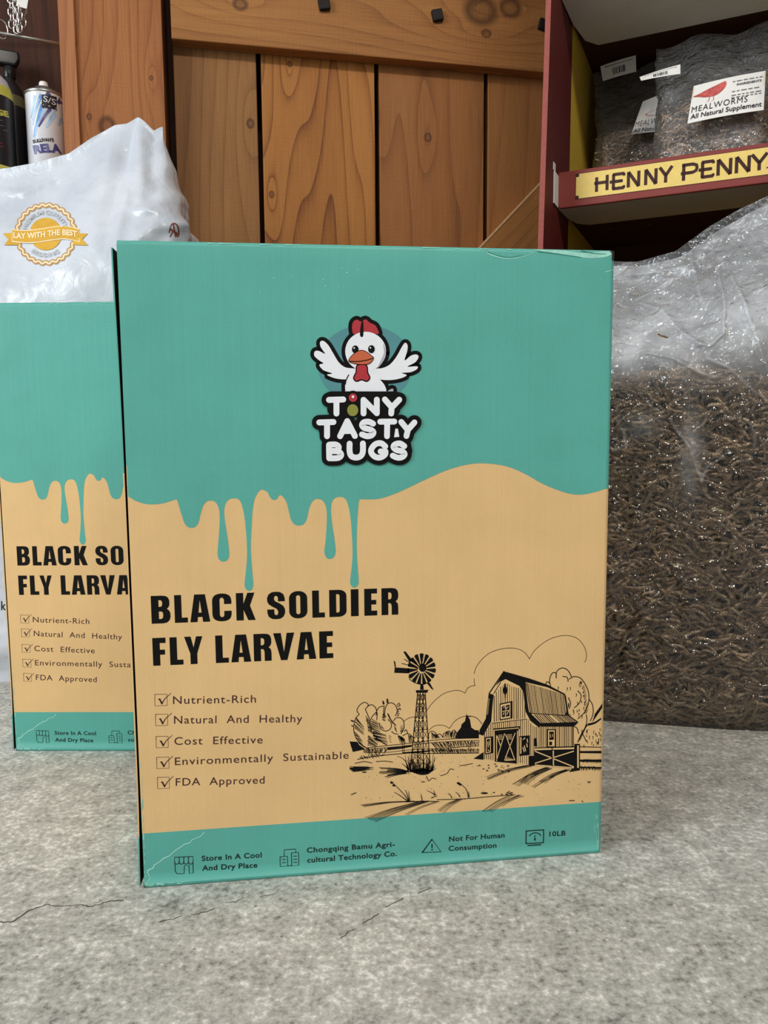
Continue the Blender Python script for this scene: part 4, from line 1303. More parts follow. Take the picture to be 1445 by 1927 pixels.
def build_carton(second=False):
    root = empty('printed_carton')
    # inner body: right side, back, top, bottom
    r_ = 0.004
    mb = MB()
    zz = [0.0, V_BAND, V_RIGHT, BH - 0.0005]
    for k in range(3):
        mb.add([(0.006, 0.0045, zz[k]), (BW - 0.0004, 0.0045, zz[k]), (BW - 0.0004, BD, zz[k]), (0.006, BD, zz[k]),
                (0.006, 0.0045, zz[k + 1]), (BW - 0.0004, 0.0045, zz[k + 1]), (BW - 0.0004, BD, zz[k + 1]), (0.006, BD, zz[k + 1])],
               [(0, 1, 5, 4), (1, 2, 6, 5), (2, 3, 7, 6), (3, 0, 4, 7)], 1 if k == 1 else 0)
    mb.add([(0.006, 0.0045, 0), (BW - 0.0004, 0.0045, 0), (BW - 0.0004, BD, 0), (0.006, BD, 0)], [(3, 2, 1, 0)], 0)
    mb.add([(0.006, 0.0045, zz[3]), (BW - 0.0004, 0.0045, zz[3]), (BW - 0.0004, BD, zz[3]), (0.006, BD, zz[3])], [(0, 1, 2, 3)], 0)
    body = mb.build('body', [M['teal'], M['tan']], root, fix=False)
    # front panel, wrapped round the right, top and bottom folds
    us = np.unique(np.concatenate([np.linspace(0, BW - r_, 40), BW - r_ + r_ * np.sin(np.linspace(0, math.pi / 2, 8))]))
    vs = np.unique(np.concatenate([r_ * (1 - np.cos(np.linspace(0, math.pi / 2, 7))), np.linspace(r_, BH - r_, 50), BH - r_ + r_ * np.sin(np.linspace(0, math.pi / 2, 7)), [V_BAND, V_CREST, V_RIGHT]]))
    U, V = np.meshgrid(us, vs)

    def drop(d):
        d = np.clip(d, 0, r_)
        return r_ - np.sqrt(np.maximum(0, r_ * r_ - d * d))

    Y = drop(U - (BW - r_)) + drop(V - (BH - r_)) + 0.5 * drop(r_ - V)
    P = np.stack([U, Y, V], -1)
    mi = []
    for j in range(len(vs) - 1):
        vm = (vs[j] + vs[j + 1]) / 2
        for i in range(len(us) - 1):
            um = (us[i] + us[i + 1]) / 2
            lim = V_RIGHT if um > BW - r_ else V_CREST
            mi.append(0 if (vm > lim or vm < V_BAND) else 1)
    fp = grid_mesh('front_panel', P, [M['teal'], M['tan'], M['slot']], root, True, mi)
    # cut edge of the panel on the left
    mb = MB()
    mb.box(-0.0001, 0.0005, 0.0001, 0.0032, 0.001, BH - 0.004)
    mb.build('cut_edge', M['slot'], root)
    # left side panel standing proud with a dark slot beside the front panel
    n = 24
    mb = MB()
    for k in range(n):
        za, zb = 0.002 + (BH - 0.008) * k / n, 0.002 + (BH - 0.008) * (k + 1) / n
        bow = lambda z: 0.0019 + 0.0016 * math.exp(-((z - BH) / 0.09) ** 2) + 0.0016 * math.exp(-(z / 0.05) ** 2)
        for_a, for_b = bow(za), bow(zb)
        zc = (za + zb) / 2
        m_ = 0 if (zc > V_CREST or zc < V_BAND) else 1
        mb.add([(-for_a - 0.0011, 0.0012, za), (-for_a, 0.0012, za), (-for_b, 0.0012, zb), (-for_b - 0.0011, 0.0012, zb),
                (-0.0016, BD, za), (-0.0005, BD, za), (-0.0005, BD, zb), (-0.0016, BD, zb)],
               [(0, 3, 7, 4)], m_)
        mb.add([(-for_a - 0.0011, 0.0012, za), (-for_a, 0.0012, za), (-for_b, 0.0012, zb), (-for_b - 0.0011, 0.0012, zb),
                (-0.0016, BD, za), (-0.0005, BD, za), (-0.0005, BD, zb), (-0.0016, BD, zb)],
               [(0, 1, 2, 3)], m_)
        mb.add([(-for_a, 0.0012, za), (-0.0005, BD, za), (-0.0005, BD, zb), (-for_b, 0.0012, zb)], [(0, 1, 2, 3)], 2)
    mb.build('side_panel', [M['teal'], M['tan'], M['slot']], root, fix=False)
    mb = MB()
    mb.box(-0.0016, 0.007, 0.055, 0.058, 0.002, BH - 0.006)
    mb.build('inner_flap', M['slot'], root)
    # print
    pr = Print()
    top = [(p[0], V_CREST + 0.0005) for p in (wuv[-1], wuv[0])]
    pr.poly(wuv + top, (), 0, tf=lambda x, y: (x, y))
    pr.build('wave_print', M['teal'], face, root)
    pr = Print(); headline(pr); pr.build('headline_lettering', M['black_ink'], face, root)
    pr = Print(); checklist(pr); pr.build('checklist_lettering', M['maroon_ink'], face, root)
    for i in range(4):
        pr = Print(); footer(pr, 'icon', i); pr.build('footer_icon', M['dkgreen_ink'], face, root)
        pr = Print(); footer(pr, 'text', i); pr.build('footer_lettering', M['dkgreen_ink'], face, root)
    pr = Print(); logo(pr); pr.build('logo_print', [M['slate_ink'], M['black_ink'], M['white_ink'], M['red_ink'], M['orange_ink'], M['olive_ink'], M['grey_ink']], face, root)
    pr = Print(); farm(pr); pr.build('farm_drawing', [M['black_ink'], M['tan']], face, root)
    pr = Print(); wear(pr, second); sc_ = pr.build('scuff_marks', [M['scuff'], M['scuffdark'], M['slot']], lambda u, v, l: (u, -0.0014 - 0.0001 * l if False else -0.00015 - 0.0001 * l, min(v, BH - 0.0012)), root)
    sc_['kind'] = 'stuff'
    return root


carton = build_carton()
carton.location = BL
carton.rotation_euler = (0, 0, math.atan2(BX[1], BX[0]))
tag(carton, 'large teal and tan printed carton standing in front with its whole front panel showing', 'carton', 'printed larvae cartons')


def copy_tree(o, parent=None):
    c = o.copy()
    COL.objects.link(c)
    c.parent = parent
    for ch in list(o.children): copy_tree(ch, c)
    return c


carton2 = copy_tree(carton)
carton2['label'] = 'teal and tan printed carton half hidden behind the front carton, below the white bag'
fl = hit(31, 1414, (0, 0, 0), (0, 0, 1))
carton2.location = fl
carton2.rotation_euler = (0, 0, math.radians(-1.2))


# ------------------------------------------------------------------ numpy noise for film and sack folds
def vnoise(P, seed=0):
    """value noise in [-1,1] on (...,3) points"""
    P = np.asarray(P, float)
    i = np.floor(P).astype(np.int64)
    f = P - i
    f = f * f * (3 - 2 * f)

    def h(a, b, c):
        n = (a * 73856093) ^ (b * 19349663) ^ (c * 83492791) ^ (seed * 2654435761)
        n = (n ^ (n >> 13)) * 1274126177
        n = (n ^ (n >> 16)) & 0xFFFFFF
        return n / 8388607.5 - 1.0

    x, y, z = i[..., 0], i[..., 1], i[..., 2]
    r = 0
    for dx in (0, 1):
        for dy in (0, 1):
            for dz in (0, 1):
                w = (f[..., 0] if dx else 1 - f[..., 0]) * (f[..., 1] if dy else 1 - f[..., 1]) * (f[..., 2] if dz else 1 - f[..., 2])
                r = r + w * h(x + dx, y + dy, z + dz)
    return r


def ridged(P, seed=0):
    return 1 - 2 * np.abs(vnoise(P, seed))


def seg_dist(X, Z, pts):
    """distance from (X,Z) to a polyline"""
    best = np.full(X.shape, 1e9)
    for (ax, az), (bx, bz) in zip(pts[:-1], pts[1:]):
        dx, dz = bx - ax, bz - az
        L = dx * dx + dz * dz + 1e-12
        t = np.clip(((X - ax) * dx + (Z - az) * dz) / L, 0, 1)
        best = np.minimum(best, np.hypot(X - ax - t * dx, Z - az - t * dz))
    return best


def sack(hw, hd, p, ztop, gfun, nth, nt, shift=None):
    """closed wrap of a filled bag, local frame; returns (nt,nth,3)"""
    th = np.linspace(0, 2 * math.pi, nth, endpoint=False)
    # even spacing along the outline
    cs, sn = np.cos(th), np.sin(th)
    q = 2.0 / p
    xs = np.sign(cs) * np.abs(cs) ** q
    ys = np.sign(sn) * np.abs(sn) ** q
    fine = np.linspace(0, 2 * math.pi, 8000, endpoint=False)
    fx = np.sign(np.cos(fine)) * np.abs(np.cos(fine)) ** q * hw
    fy = np.sign(np.sin(fine)) * np.abs(np.sin(fine)) ** q * hd
    L = np.concatenate([[0], np.cumsum(np.hypot(np.diff(np.append(fx, fx[0])), np.diff(np.append(fy, fy[0]))))])
    want = np.linspace(0, L[-1], nth, endpoint=False)
    xs = np.interp(want, L[:-1], fx) / hw
    ys = np.interp(want, L[:-1], fy) / hd
    t = np.linspace(0, 1, nt)
    T, XS = np.meshgrid(t, xs, indexing='ij')
    _, YS = np.meshgrid(t, ys, indexing='ij')
    wx, wd = gfun(T)
    X = XS * hw * wx
    Z = T * ztop(X)
    Y = YS * hd * wd
    return np.stack([X, Y, Z], -1), T


def wrap_mesh(name, P, mat, parent, attr=None, close_bottom=True):
    nt, nth = P.shape[:2]
    idx = np.arange(nt * nth).reshape(nt, nth)
    nx = np.roll(idx, -1, axis=1)
    q = np.stack([idx[:-1], nx[:-1], nx[1:], idx[1:]], -1).reshape(-1, 4)
    me = bpy.data.meshes.new(name)
    fast_mesh(me, P.reshape(-1, 3), q)
    me.materials.append(mat)
    if attr is not None:
        a = me.attributes.new('haze', 'FLOAT', 'POINT')
        a.data.foreach_set('value', np.asarray(attr, dtype=np.float32).ravel())
    return link_mesh(name, me, parent, True)


def streaks(P, freq, stretch, seed):
    """elongated sharp folds in three directions"""
    X, Y, Z = P[..., 0], P[..., 1], P[..., 2]
    W = np.stack([X, Y, Z], -1) * 5
    ox, oz = 0.02 * vnoise(W, seed + 40), 0.02 * vnoise(W + 9, seed + 41)
    r = 0
    for k, a in enumerate((0.6, -0.5, 1.5, 2.3)):
        u = (X + ox) * math.cos(a) + (Z + oz) * math.sin(a)
        w = -(X + ox) * math.sin(a) + (Z + oz) * math.cos(a)
        Q = np.stack([u * freq, w * freq / stretch, Y * freq * 0.4 + k * 7.3], -1)
        r = r + np.maximum(0, ridged(Q, seed + k)) * (0.5 + 0.5 * vnoise(Q * 0.37 + 3, seed + 60 + k))
    return r


def smoothstep(a, b, x):
    t = np.clip((x - a) / (b - a), 0, 1)
    return t * t * (3 - 2 * t)


# ------------------------------------------------------------------ white bedding sack
def sack_plastic(name):
    m, nt, b = new_mat(name)
    v = objcoord(nt)
    n1 = noise(nt, v, 30, 3, 0.5, 0.8)
    n2 = noise(nt, v, 120, 3, 0.5, 0.5)
    n3 = noise(nt, v, 9, 3)
    r = ramp(nt, [(0.35, rgb(192, 197, 207)), (0.65, rgb(212, 216, 224))], n3)
    nt.links.new(r.outputs[0], b.inputs['Base Color'])
    b.inputs['Roughness'].default_value = 0.28
    b.inputs['Specular IOR Level'].default_value = 0.55
    b.inputs['Subsurface Weight'].default_value = 0.15
    b.inputs['Subsurface Radius'].default_value = (0.01, 0.01, 0.01)
    h = mathn(nt, 'ADD', mathn(nt, 'MULTIPLY', mathn(nt, 'ABSOLUTE', mathn(nt, 'SUBTRACT', n1, 0.5)), 1.5), mathn(nt, 'MULTIPLY', n2, 0.35))
    bump(nt, b, h, 0.30, 0.004)
    return m


SX, SY = -0.595, 1.245            # sack centre on the floor
SHW, SHD, SP = 0.258, 0.112, 7.0
sack_root = empty('bedding_sack', (SX, SY, 0))
tag(sack_root, 'bulging white plastic bedding sack with a gold round seal, behind the carton', 'sack')


def s_ztop(X):
    xs = np.array([-.27, -.20, -.10, .007, .056, .106, .140, .178, .195, .213, .225, .237, .252, .262])
    zs = np.array([.745, .765, .782, .795, .803, .816, .838, .858, .860, .870, .860, .850, .856, .842])
    return np.interp(X, xs, zs)


def s_g(T):
    wd = 1 - 0.97 * smoothstep(0.66, 1.0, T) ** 1.2
    wd = wd * (0.80 + 0.20 * smoothstep(0, 0.08, T))
    wx = 1.0 + 0.105 * np.exp(-((T - 0.72) / 0.14) ** 2) - 0.02 * smoothstep(0.85, 1.0, T)
    return wx, wd


def s_disp(P, T):
    X, Y, Z = P[..., 0], P[..., 1], P[..., 2]
    up = smoothstep(0.55, 0.8, T)
    d = 0.005 * vnoise(P * 6, 3) + 0.0022 * ridged(P * 14, 5) * (0.3 + 0.7 * up)
    d += 0.0007 * ridged(P * 55, 8)
    side = smoothstep(0.05, -0.06, -(X - 0.20)) if False else smoothstep(0.19, 0.245, X)
    crum = side * np.exp(-((Z - 0.69) / 0.085) ** 2)
    d += crum * (0.014 * streaks(P, 19, 1.8, 21) - 0.009 + 0.006 * streaks(P, 45, 2.0, 22))
    d += up * 0.003 * streaks(P, 18, 3.5, 25)
    fan = smoothstep(0.74, 0.92, T) * np.exp(-((X - 0.20) / 0.08) ** 2)
    ang = np.arctan2(X - 0.215, 0.91 - Z)
    d += fan * 0.012 * (np.abs(np.sin(ang * 5.0 + 0.5)) - 0.4)
    dd = seg_dist(X, Z, [(0.213, 0.87), (0.222, 0.80), (0.236, 0.72), (0.240, 0.62)])
    d += 0.007 * np.exp(-(dd / 0.010) ** 2) * smoothstep(0.6, 0.75, T) * (Y < 0)
    dd = seg_dist(X, Z, [(-0.05, 0.765), (0.04, 0.752), (0.10, 0.785), (0.16, 0.83)])
    d += 0.004 * np.exp(-(dd / 0.008) ** 2) * (Y < 0)
    return d


P, T = sack(SHW, SHD, SP, s_ztop, s_g, 420, 260)
nrm = np.stack([P[..., 0] / SHW ** 2 * 0.25, P[..., 1] / SHD ** 2 * 0.25, np.zeros_like(T)], -1)
sgn = np.stack([np.sign(P[..., 0]) * np.abs(P[..., 0] / SHW) ** (SP - 1) / SHW, np.sign(P[..., 1]) * np.abs(P[..., 1] / (SHD * np.maximum(s_g(T)[1], .05))) ** (SP - 1) / SHD, np.zeros_like(T)], -1)
sgn /= np.linalg.norm(sgn, axis=-1, keepdims=True) + 1e-9
D = s_disp(P, T) * smoothstep(0, 0.04, T)
P2 = P + sgn * D[..., None] * (1 - 0.6 * smoothstep(0.93, 1.0, T))[..., None]
P2[..., 1] += 0.02 * smoothstep(0.7, 1.0, T)
wrap_mesh('sack_skin', P2, sack_plastic('white_sack_plastic'), sack_root)


from mathutils.bvhtree import BVHTree
_sv = (P2 + np.array([SX, SY, 0])).reshape(-1, 3)
_nt, _nth = P2.shape[:2]
_ix = np.arange(_nt * _nth).reshape(_nt, _nth)
_nx = np.roll(_ix, -1, axis=1)
sack_bvh = BVHTree.FromPolygons([tuple(v) for v in _sv], np.stack([_ix[:-1], _nx[:-1], _nx[1:], _ix[1:]], -1).reshape(-1, 4).tolist())


def sack_map(px, py, l):
    """ink position on the sack skin"""
    d = Vector(ray(px, py)).normalized()
    loc, nv, _, _ = sack_bvh.ray_cast(Vector(CAMP), d)
    if loc is None: loc, nv = Vector(hit(px, py, (0, SY - SHD, 0), (0, 1, 0))), Vector((0, -1, 0))
    if nv.dot(d) > 0: nv = -nv
    p = loc + nv * (0.0005 + 0.00026 * l)
    return (p.x - SX, p.y - SY, p.z)


sack_uv = lambda px, py: (px, py)
zs = zoomer(0, 370, 8.028)
pr = Print(lambda a, b: zs(a, b))
q = 1 / 8.028
c0 = (695, 570)
pr.layer = 0


def scal(r0, amp, n=26, rr_=1.0):
    return [(c0[0] + (r0 + amp * math.cos(n * a)) * math.cos(a), c0[1] + (r0 + amp * math.cos(n * a)) * math.sin(a) * rr_) for a in np.linspace(0, 2 * math.pi, 261)]


pr.stroke(scal(437, 14), 66 * q, 1)
pr.layer = 1
pr.stroke(scal(437, 14), 22 * q, 2)
for k in range(4):
    r0, r1 = 245 * k / 4, 245 * (k + 1) / 4
    for j in range(40):
        a0, a1 = 2 * math.pi * j / 40, 2 * math.pi * (j + 1) / 40
        pp = [(c0[0] + r * math.cos(a), c0[1] + r * math.sin(a)) for r, a in ((r0, a0), (r1, a0), (r1, a1), (r0, a1))]
        if k == 0: pp = pp[1:]
        pr.poly(pp, (), 0)
pr.layer = 2


def ribbon_band(top, bot, n, mi):
    tp, bt = smooth(top, n), smooth(bot, n)
    for i in range(len(tp) - 1):
        pr.poly([tp[i], tp[i + 1], bt[i + 1], bt[i]], (), mi)


for tailp in ([(50, 562), (190, 556), (300, 700), (300, 738), (66, 738), (135, 650)], [(1330, 566), (1200, 560), (1100, 690), (1130, 735), (1338, 742), (1245, 655)]):
    pr.poly(tailp, (), 0)
pr.layer = 3
btop = [(185, 500), (320, 515), (480, 510), (640, 490), (780, 468), (920, 452), (1060, 458), (1200, 492)]
bbot = [(185, 692), (320, 708), (480, 712), (640, 695), (780, 672), (920, 655), (1060, 662), (1210, 696)]
ribbon_band(btop, bbot, 4, 2)
pr.layer = 4
ribbon_band([(x + (6 if i == 0 else -8 if i == 7 else 0), y + 14) for i, (x, y) in enumerate(btop)], [(x + (10 if i == 0 else -14 if i == 7 else 0), y - 16) for i, (x, y) in enumerate(bbot)], 4, 0)
pr.layer = 5
mid = smooth([(205, 632), (320, 645), (480, 640), (640, 625), (780, 606), (920, 592), (1060, 598), (1180, 622)], 8)
acc = np.concatenate([[0], np.cumsum([math.dist(a, b) for a, b in zip(mid[:-1], mid[1:])])])


def along(s):
    x = np.interp(s, acc, [p[0] for p in mid])
    y = np.interp(s, acc, [p[1] for p in mid])
    return x, y


V, Tt = text_tris('LAY WITH THE BEST', 0.03, 1.0)
x0, x1 = V[:, 0].min(), V[:, 0].max()
VV = []
for (x, y) in V:
    s = (x - x0) / (x1 - x0) * acc[-1] * 0.985 + 8
    bx, by = along(s)
    VV.append(pr.tf(bx, by - y / 0.7 * 82))
pr.tris(VV, Tt, 2)
for txt, a0, a1, rad, flip in (('PREMIUM QUALITY', 192, 343, 292, 1), ('BEDDING', 128, 52, 352, -1)):
    V, Tt = text_tris(txt, 0.012, 1.0)
    x0, x1 = V[:, 0].min(), V[:, 0].max()
    VV = []
    for (x, y) in V:
        a = math.radians(a0 + (a1 - a0) * (x - x0) / (x1 - x0))
        rr_ = rad + flip * y / 0.7 * 60
        VV.append(pr.tf(c0[0] + rr_ * math.cos(a), c0[1] + rr_ * math.sin(a)))
    pr.tris(VV, Tt, 3)
pr.build('round_seal', [M['gold_ink'], M['bronze_ink'], M['cream_ink'], M['silver_ink']], sack_map, sack_root)
for txt, x0_, x1_, yb_, cap_, bo in (('tre', -3, 11, 993, 17, -0.02), ('s kn', -11, 19, 1148, 17, 0.01)):
    pr = Print()
    V, Tt = text_tris(txt, bo, 1.0)
    xm, xM = V[:, 0].min(), V[:, 0].max()
    pr.tris([(x0_ + (x - xm) / (xM - xm) * (x1_ - x0_), yb_ - y / 0.7 * cap_) for x, y in V], Tt, 0)
    pr.build('sack_lettering', M['label_black'], sack_map, sack_root)
pr = Print()
for c in ([(318, 438), (322, 424), (329, 421), (335, 428), (336, 444)], [(320, 446), (327, 434), (334, 446)], [(326, 422), (330, 446)], [(319, 430), (334, 440)]):
    pr.stroke(smooth(c, 6) if len(c) > 2 else smooth([c[0], ((c[0][0] + c[1][0]) / 2, (c[0][1] + c[1][1]) / 2), c[1]], 6), 2.6)
pr.build('red_mark', M['redbrown_ink'], sack_map, sack_root)

# ------------------------------------------------------------------ dried mealworms
def worm_material(name, dark, light):
    m, nt, b = new_mat(name)
    a = nd(nt, 'ShaderNodeAttribute'); a.attribute_name = 'tone'
    t = nd(nt, 'ShaderNodeAttribute'); t.attribute_name = 'along'
    oi = nd(nt, 'ShaderNodeObjectInfo')
    tone = mathn(nt, 'FRACT', mathn(nt, 'ADD', a.outputs['Fac'], mathn(nt, 'MULTIPLY', oi.outputs['Random'], 0.97)))
    r = ramp(nt, [(0.0, dark), (1.0, light)], tone)
    seg = mathn(nt, 'SINE', mathn(nt, 'MULTIPLY', t.outputs['Fac'], 62.0))
    col = mixc(nt, mathn(nt, 'MULTIPLY', mathn(nt, 'GREATER_THAN', seg, 0.55), 0.45), r.outputs[0], tuple(c * 0.45 for c in dark[:3]) + (1,))
    nt.links.new(col, b.inputs['Base Color'])
    b.inputs['Roughness'].default_value = 0.5
    b.inputs['Specular IOR Level'].default_value = 0.35
    bump(nt, b, seg, 0.5, 0.0008)
    return m


M['worm'] = worm_material('dried_mealworm', rgb(172, 143, 115), rgb(238, 212, 178))
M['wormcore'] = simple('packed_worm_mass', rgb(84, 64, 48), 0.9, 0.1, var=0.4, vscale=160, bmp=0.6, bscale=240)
NR, NS = 8, 5


def worm_shapes(n, L, Rw, rng):
    """(n,NR,NS,3) bent tapered bodies centred at the origin, long axis x, bend in xy"""
    s = np.linspace(-0.5, 0.5, NR)[None, :]
    k = rng.uniform(-1.9, 1.9, (n, 1))
    k = np.where(np.abs(k) < 0.25, 0.25, k)
    k2 = rng.uniform(-0.8, 0.8, (n, 1))
    ang = k * s + k2 * (s * s * 4 - 0.33)
    ds = L / (NR - 1)
    cx = np.concatenate([np.zeros((n, 1)), np.cumsum(np.cos((ang[:, 1:] + ang[:, :-1]) / 2) * ds, 1)], 1)
    cy = np.concatenate([np.zeros((n, 1)), np.cumsum(np.sin((ang[:, 1:] + ang[:, :-1]) / 2) * ds, 1)], 1)
    cx -= cx.mean(1, keepdims=True)
    cy -= cy.mean(1, keepdims=True)
    rad = Rw * np.array([0.45, 0.86, 1.0, 1.0, 1.0, 0.97, 0.8, 0.35])[None, :]
    a = np.linspace(0, 2 * math.pi, NS, endpoint=False)
    out = np.zeros((n, NR, NS, 3))
    tx, ty = np.cos(ang), np.sin(ang)
    for j in range(NS):
        c, si = math.cos(a[j]), math.sin(a[j])
        out[:, :, j, 0] = cx - ty * rad * c
        out[:, :, j, 1] = cy + tx * rad * c
        out[:, :, j, 2] = rad * si
    return out


def worm_quads():
    q = []
    for i in range(NR - 1):
        for j in range(NS):
            q.append((i * NS + j, i * NS + (j + 1) % NS, (i + 1) * NS + (j + 1) % NS, (i + 1) * NS + j))
    return np.array(q)


WQ = worm_quads()


def worm_pile(name, pos, nrmv, L, Rw, mat, rng, parent=None, horiz=0.6, tilt=0.25):
    """many worms lying against a surface: pos (n,3), nrmv (n,3) outward"""
    n = len(pos)
    S = worm_shapes(n, 1.0, Rw / L, rng)
    S *= (L * rng.uniform(0.78, 1.18, (n, 1, 1, 1)))
    up = np.tile(np.array([0, 0, 1.0]), (n, 1))
    flat = np.abs(nrmv[:, 2]) > 0.9
    up[flat] = [0, 1, 0]
    t1 = np.cross(up, nrmv); t1 /= np.linalg.norm(t1, axis=1, keepdims=True) + 1e-9
    t2 = np.cross(nrmv, t1)
    th = rng.normal(0, horiz, n) + np.pi * (rng.random(n) > 0.5)
    wild = rng.random(n) < 0.3
    th[wild] = rng.uniform(0, 2 * np.pi, wild.sum())
    ax = t1 * np.cos(th)[:, None] + t2 * np.sin(th)[:, None]
    ph = rng.normal(0, tilt, n)
    ax = ax * np.cos(ph)[:, None] + nrmv * np.sin(ph)[:, None]
    az = nrmv - ax * np.sum(nrmv * ax, 1, keepdims=True)
    az /= np.linalg.norm(az, axis=1, keepdims=True) + 1e-9
    ay = np.cross(az, ax)
    W = S[..., 0:1] * ax[:, None, None, :] + S[..., 1:2] * ay[:, None, None, :] + S[..., 2:3] * az[:, None, None, :] + pos[:, None, None, :]
    V = W.reshape(-1, 3)
    Q = (WQ[None] + (np.arange(n) * NR * NS)[:, None, None]).reshape(-1, 4)
    me = bpy.data.meshes.new(name)
    fast_mesh(me, V, Q)
    tone = np.repeat(rng.random(n), NR * NS)
    along_ = np.tile(np.repeat(np.linspace(0, 1, NR), NS), n)
    for nm, val in (('tone', tone), ('along', along_)):
        a = me.attributes.new(nm, 'FLOAT', 'POINT')
        a.data.foreach_set('value', val.astype(np.float32))
    me.materials.append(mat)
    return link_mesh(name, me, parent, True)


# ------------------------------------------------------------------ big clear bag of mealworms
GA = math.radians(-13.0)
GX = np.array([math.cos(GA), math.sin(GA), 0])
GB = np.array([-math.sin(GA), math.cos(GA), 0])
GHW, GHD, GP = 0.192, 0.076, 4.2
GC = np.array([0.358, 1.026, 0.0])
FILL = 0.447
bag = empty('mealworm_bag', GC, GA)
tag(bag, 'large clear plastic bag full of dried mealworms standing on the concrete floor', 'bag')


def g_uv(px, py):
    h = hit(px, py, GC - GB * (GHD + 0.004), GB)
    return (float((h - GC) @ GX), float(h[2]))


def g_ztop(X):
    xs = np.array([-.2, -.15, -.09, -.06, -.02, .03, .07, .11, .15, .2])
    zs = np.array([.615, .612, .618, .614, .612, .622, .650, .672, .690, .70])
    return np.interp(X, xs, zs)


def g_g(T):
    wd = 1 - 0.80 * smoothstep(0.72, 1.0, T)
    wd = wd * (0.82 + 0.18 * smoothstep(0, 0.05, T))
    wx = 1.0 + 0.02 * np.sin(T * 6) + 0.10 * smoothstep(0.7, 1, T)
    return wx, wd


P, T = sack(GHW, GHD, GP, g_ztop, g_g, 660, 520)
sg = np.stack([np.sign(P[..., 0]) * np.abs(P[..., 0] / GHW) ** (GP - 1) / GHW, np.sign(P[..., 1]) * np.abs(P[..., 1] / (GHD * g_g(T)[1])) ** (GP - 1) / GHD, np.zeros_like(T)], -1)
sg /= np.linalg.norm(sg, axis=-1, keepdims=True) + 1e-9
upz = smoothstep(FILL - 0.04, FILL + 0.05, P[..., 2])
d = 0.0025 * vnoise(P * 14, 2) + 0.0012 * ridged(P * 45, 4)
d += upz * (0.010 * vnoise(P * 8, 12) + 0.010 * streaks(P, 14, 3.5, 13) + 0.0045 * streaks(P, 34, 4, 14) + 0.0016 * streaks(P, 80, 4, 15) - 0.008)
d += (1 - upz) * 0.0012 * streaks(P, 60, 3, 16)
crease_white = np.zeros_like(T)
creases = [([(1208, 545), (1260, 508), (1310, 472)], .006, .004), ([(1375, 485), (1370, 569), (1363, 628), (1337, 650), (1316, 647)], .008, .004), ([(1389, 474), (1400, 542), (1418, 615), (1443, 693)], .010, .005),
           ([(1216, 553), (1254, 569), (1289, 623), (1316, 645)], .007, .004), ([(1216, 661), (1262, 671), (1316, 701), (1343, 708)], .007, .004), ([(1330, 674), (1370, 693), (1418, 736), (1443, 750)], .008, .004),
           ([(1151, 774), (1173, 812), (1176, 839), (1154, 850)], .004, .003), ([(1259, 793), (1294, 839), (1310, 880), (1318, 905)], .006, .004), ([(1405, 790), (1420, 815), (1418, 840)], .005, .004),
           ([(1360, 860), (1330, 880), (1318, 905)], .005, .004), ([(1160, 470), (1260, 455), (1330, 440)], .006, .004), ([(1330, 400), (1325, 470), (1330, 560)], .006, .005)]
front = P[..., 1] < 0
for pts, amp, wid in creases:
    pl = [g_uv(*p) for p in pts]
    wob = 0.002 * vnoise(P * 30, 88)
    dd = seg_dist(P[..., 0] + wob, P[..., 2] - wob, pl)
    d += np.where(front, amp * 0.55 * np.clip(0.7 + vnoise(P * 16, 91), 0.1, 1.5) * np.exp(-dd / (wid * 0.7)), 0)
    crease_white += np.where(front, 0.5 * np.exp(-(dd / 0.0016) ** 2) * np.clip(0.6 + 0.8 * vnoise(P * 35, 77), 0, 1.4), 0)
d *= smoothstep(0, 0.03, T)
# film follows the fill: keep it outside
P2 = P + sg * (np.maximum(d, -0.0005 + smoothstep(FILL + 0.01, FILL + 0.05, P[..., 2]) * -0.012) + 0.0035)[..., None]
P2[..., 1] += 0.045 * smoothstep(0.70, 1.0, T)
P2[..., 2] -= np.where(front, 0.018 * smoothstep(0.9, 1.0, T), 0)
hz = 0.0 + 0.46 * upz
pat = [g_uv(*p) for p in ((1240, 640), (1200, 600))]
for (px, py, rx_, rz_, am) in ((1225, 625, .055, .035, .75), (1180, 670, .03, .02, .5), (1310, 585, .04, .05, .25), (1400, 560, .03, .08, .3), (1300, 850, .012, .05, .7), (1210, 800, .02, .015, .4), (1240, 490, .05, .02, .25)):
    cx_, cz_ = g_uv(px, py)
    hz = hz + np.where(front, am * np.exp(-(((P[..., 0] - cx_) / rx_) ** 2 + ((P[..., 2] - cz_) / rz_) ** 2)), 0)
fine = (0.22 * np.clip(streaks(P, 34, 4, 14), 0, 1.5) + 0.18 * np.clip(streaks(P, 14, 3.5, 13), 0, 1.5)) * upz
hz = (hz + fine) * np.where(front, 1.0, 0.45) + crease_white
M['film'] = film('clear_polythene', 0.24, 0.24, (0.90, 0.94, 1.0), bscale=55, bstr=0.85, rough=0.05, attr='haze')
wrap_mesh('plastic_film', P2, M['film'], bag, np.clip(hz, 0, 2.2))

mb = MB()
sx_, sz_ = g_uv(1246, 632)
for (ox, oz, rx_) in ((0, 0, .0035), (.004, -.0015, .0028), (-.004, .002, .002)):
    mb.tube([(sx_ + ox - rx_, -GHD * 0.93 - 0.012, sz_ + oz), (sx_ + ox, -GHD * 0.93 - 0.0125, sz_ + oz - .0006), (sx_ + ox + rx_, -GHD * 0.93 - 0.012, sz_ + oz - .001)], [.0004, .0012, .0004], 6)
mb.build('husk_speck', M['husk'], bag, True)

rng = np.random.default_rng(5)


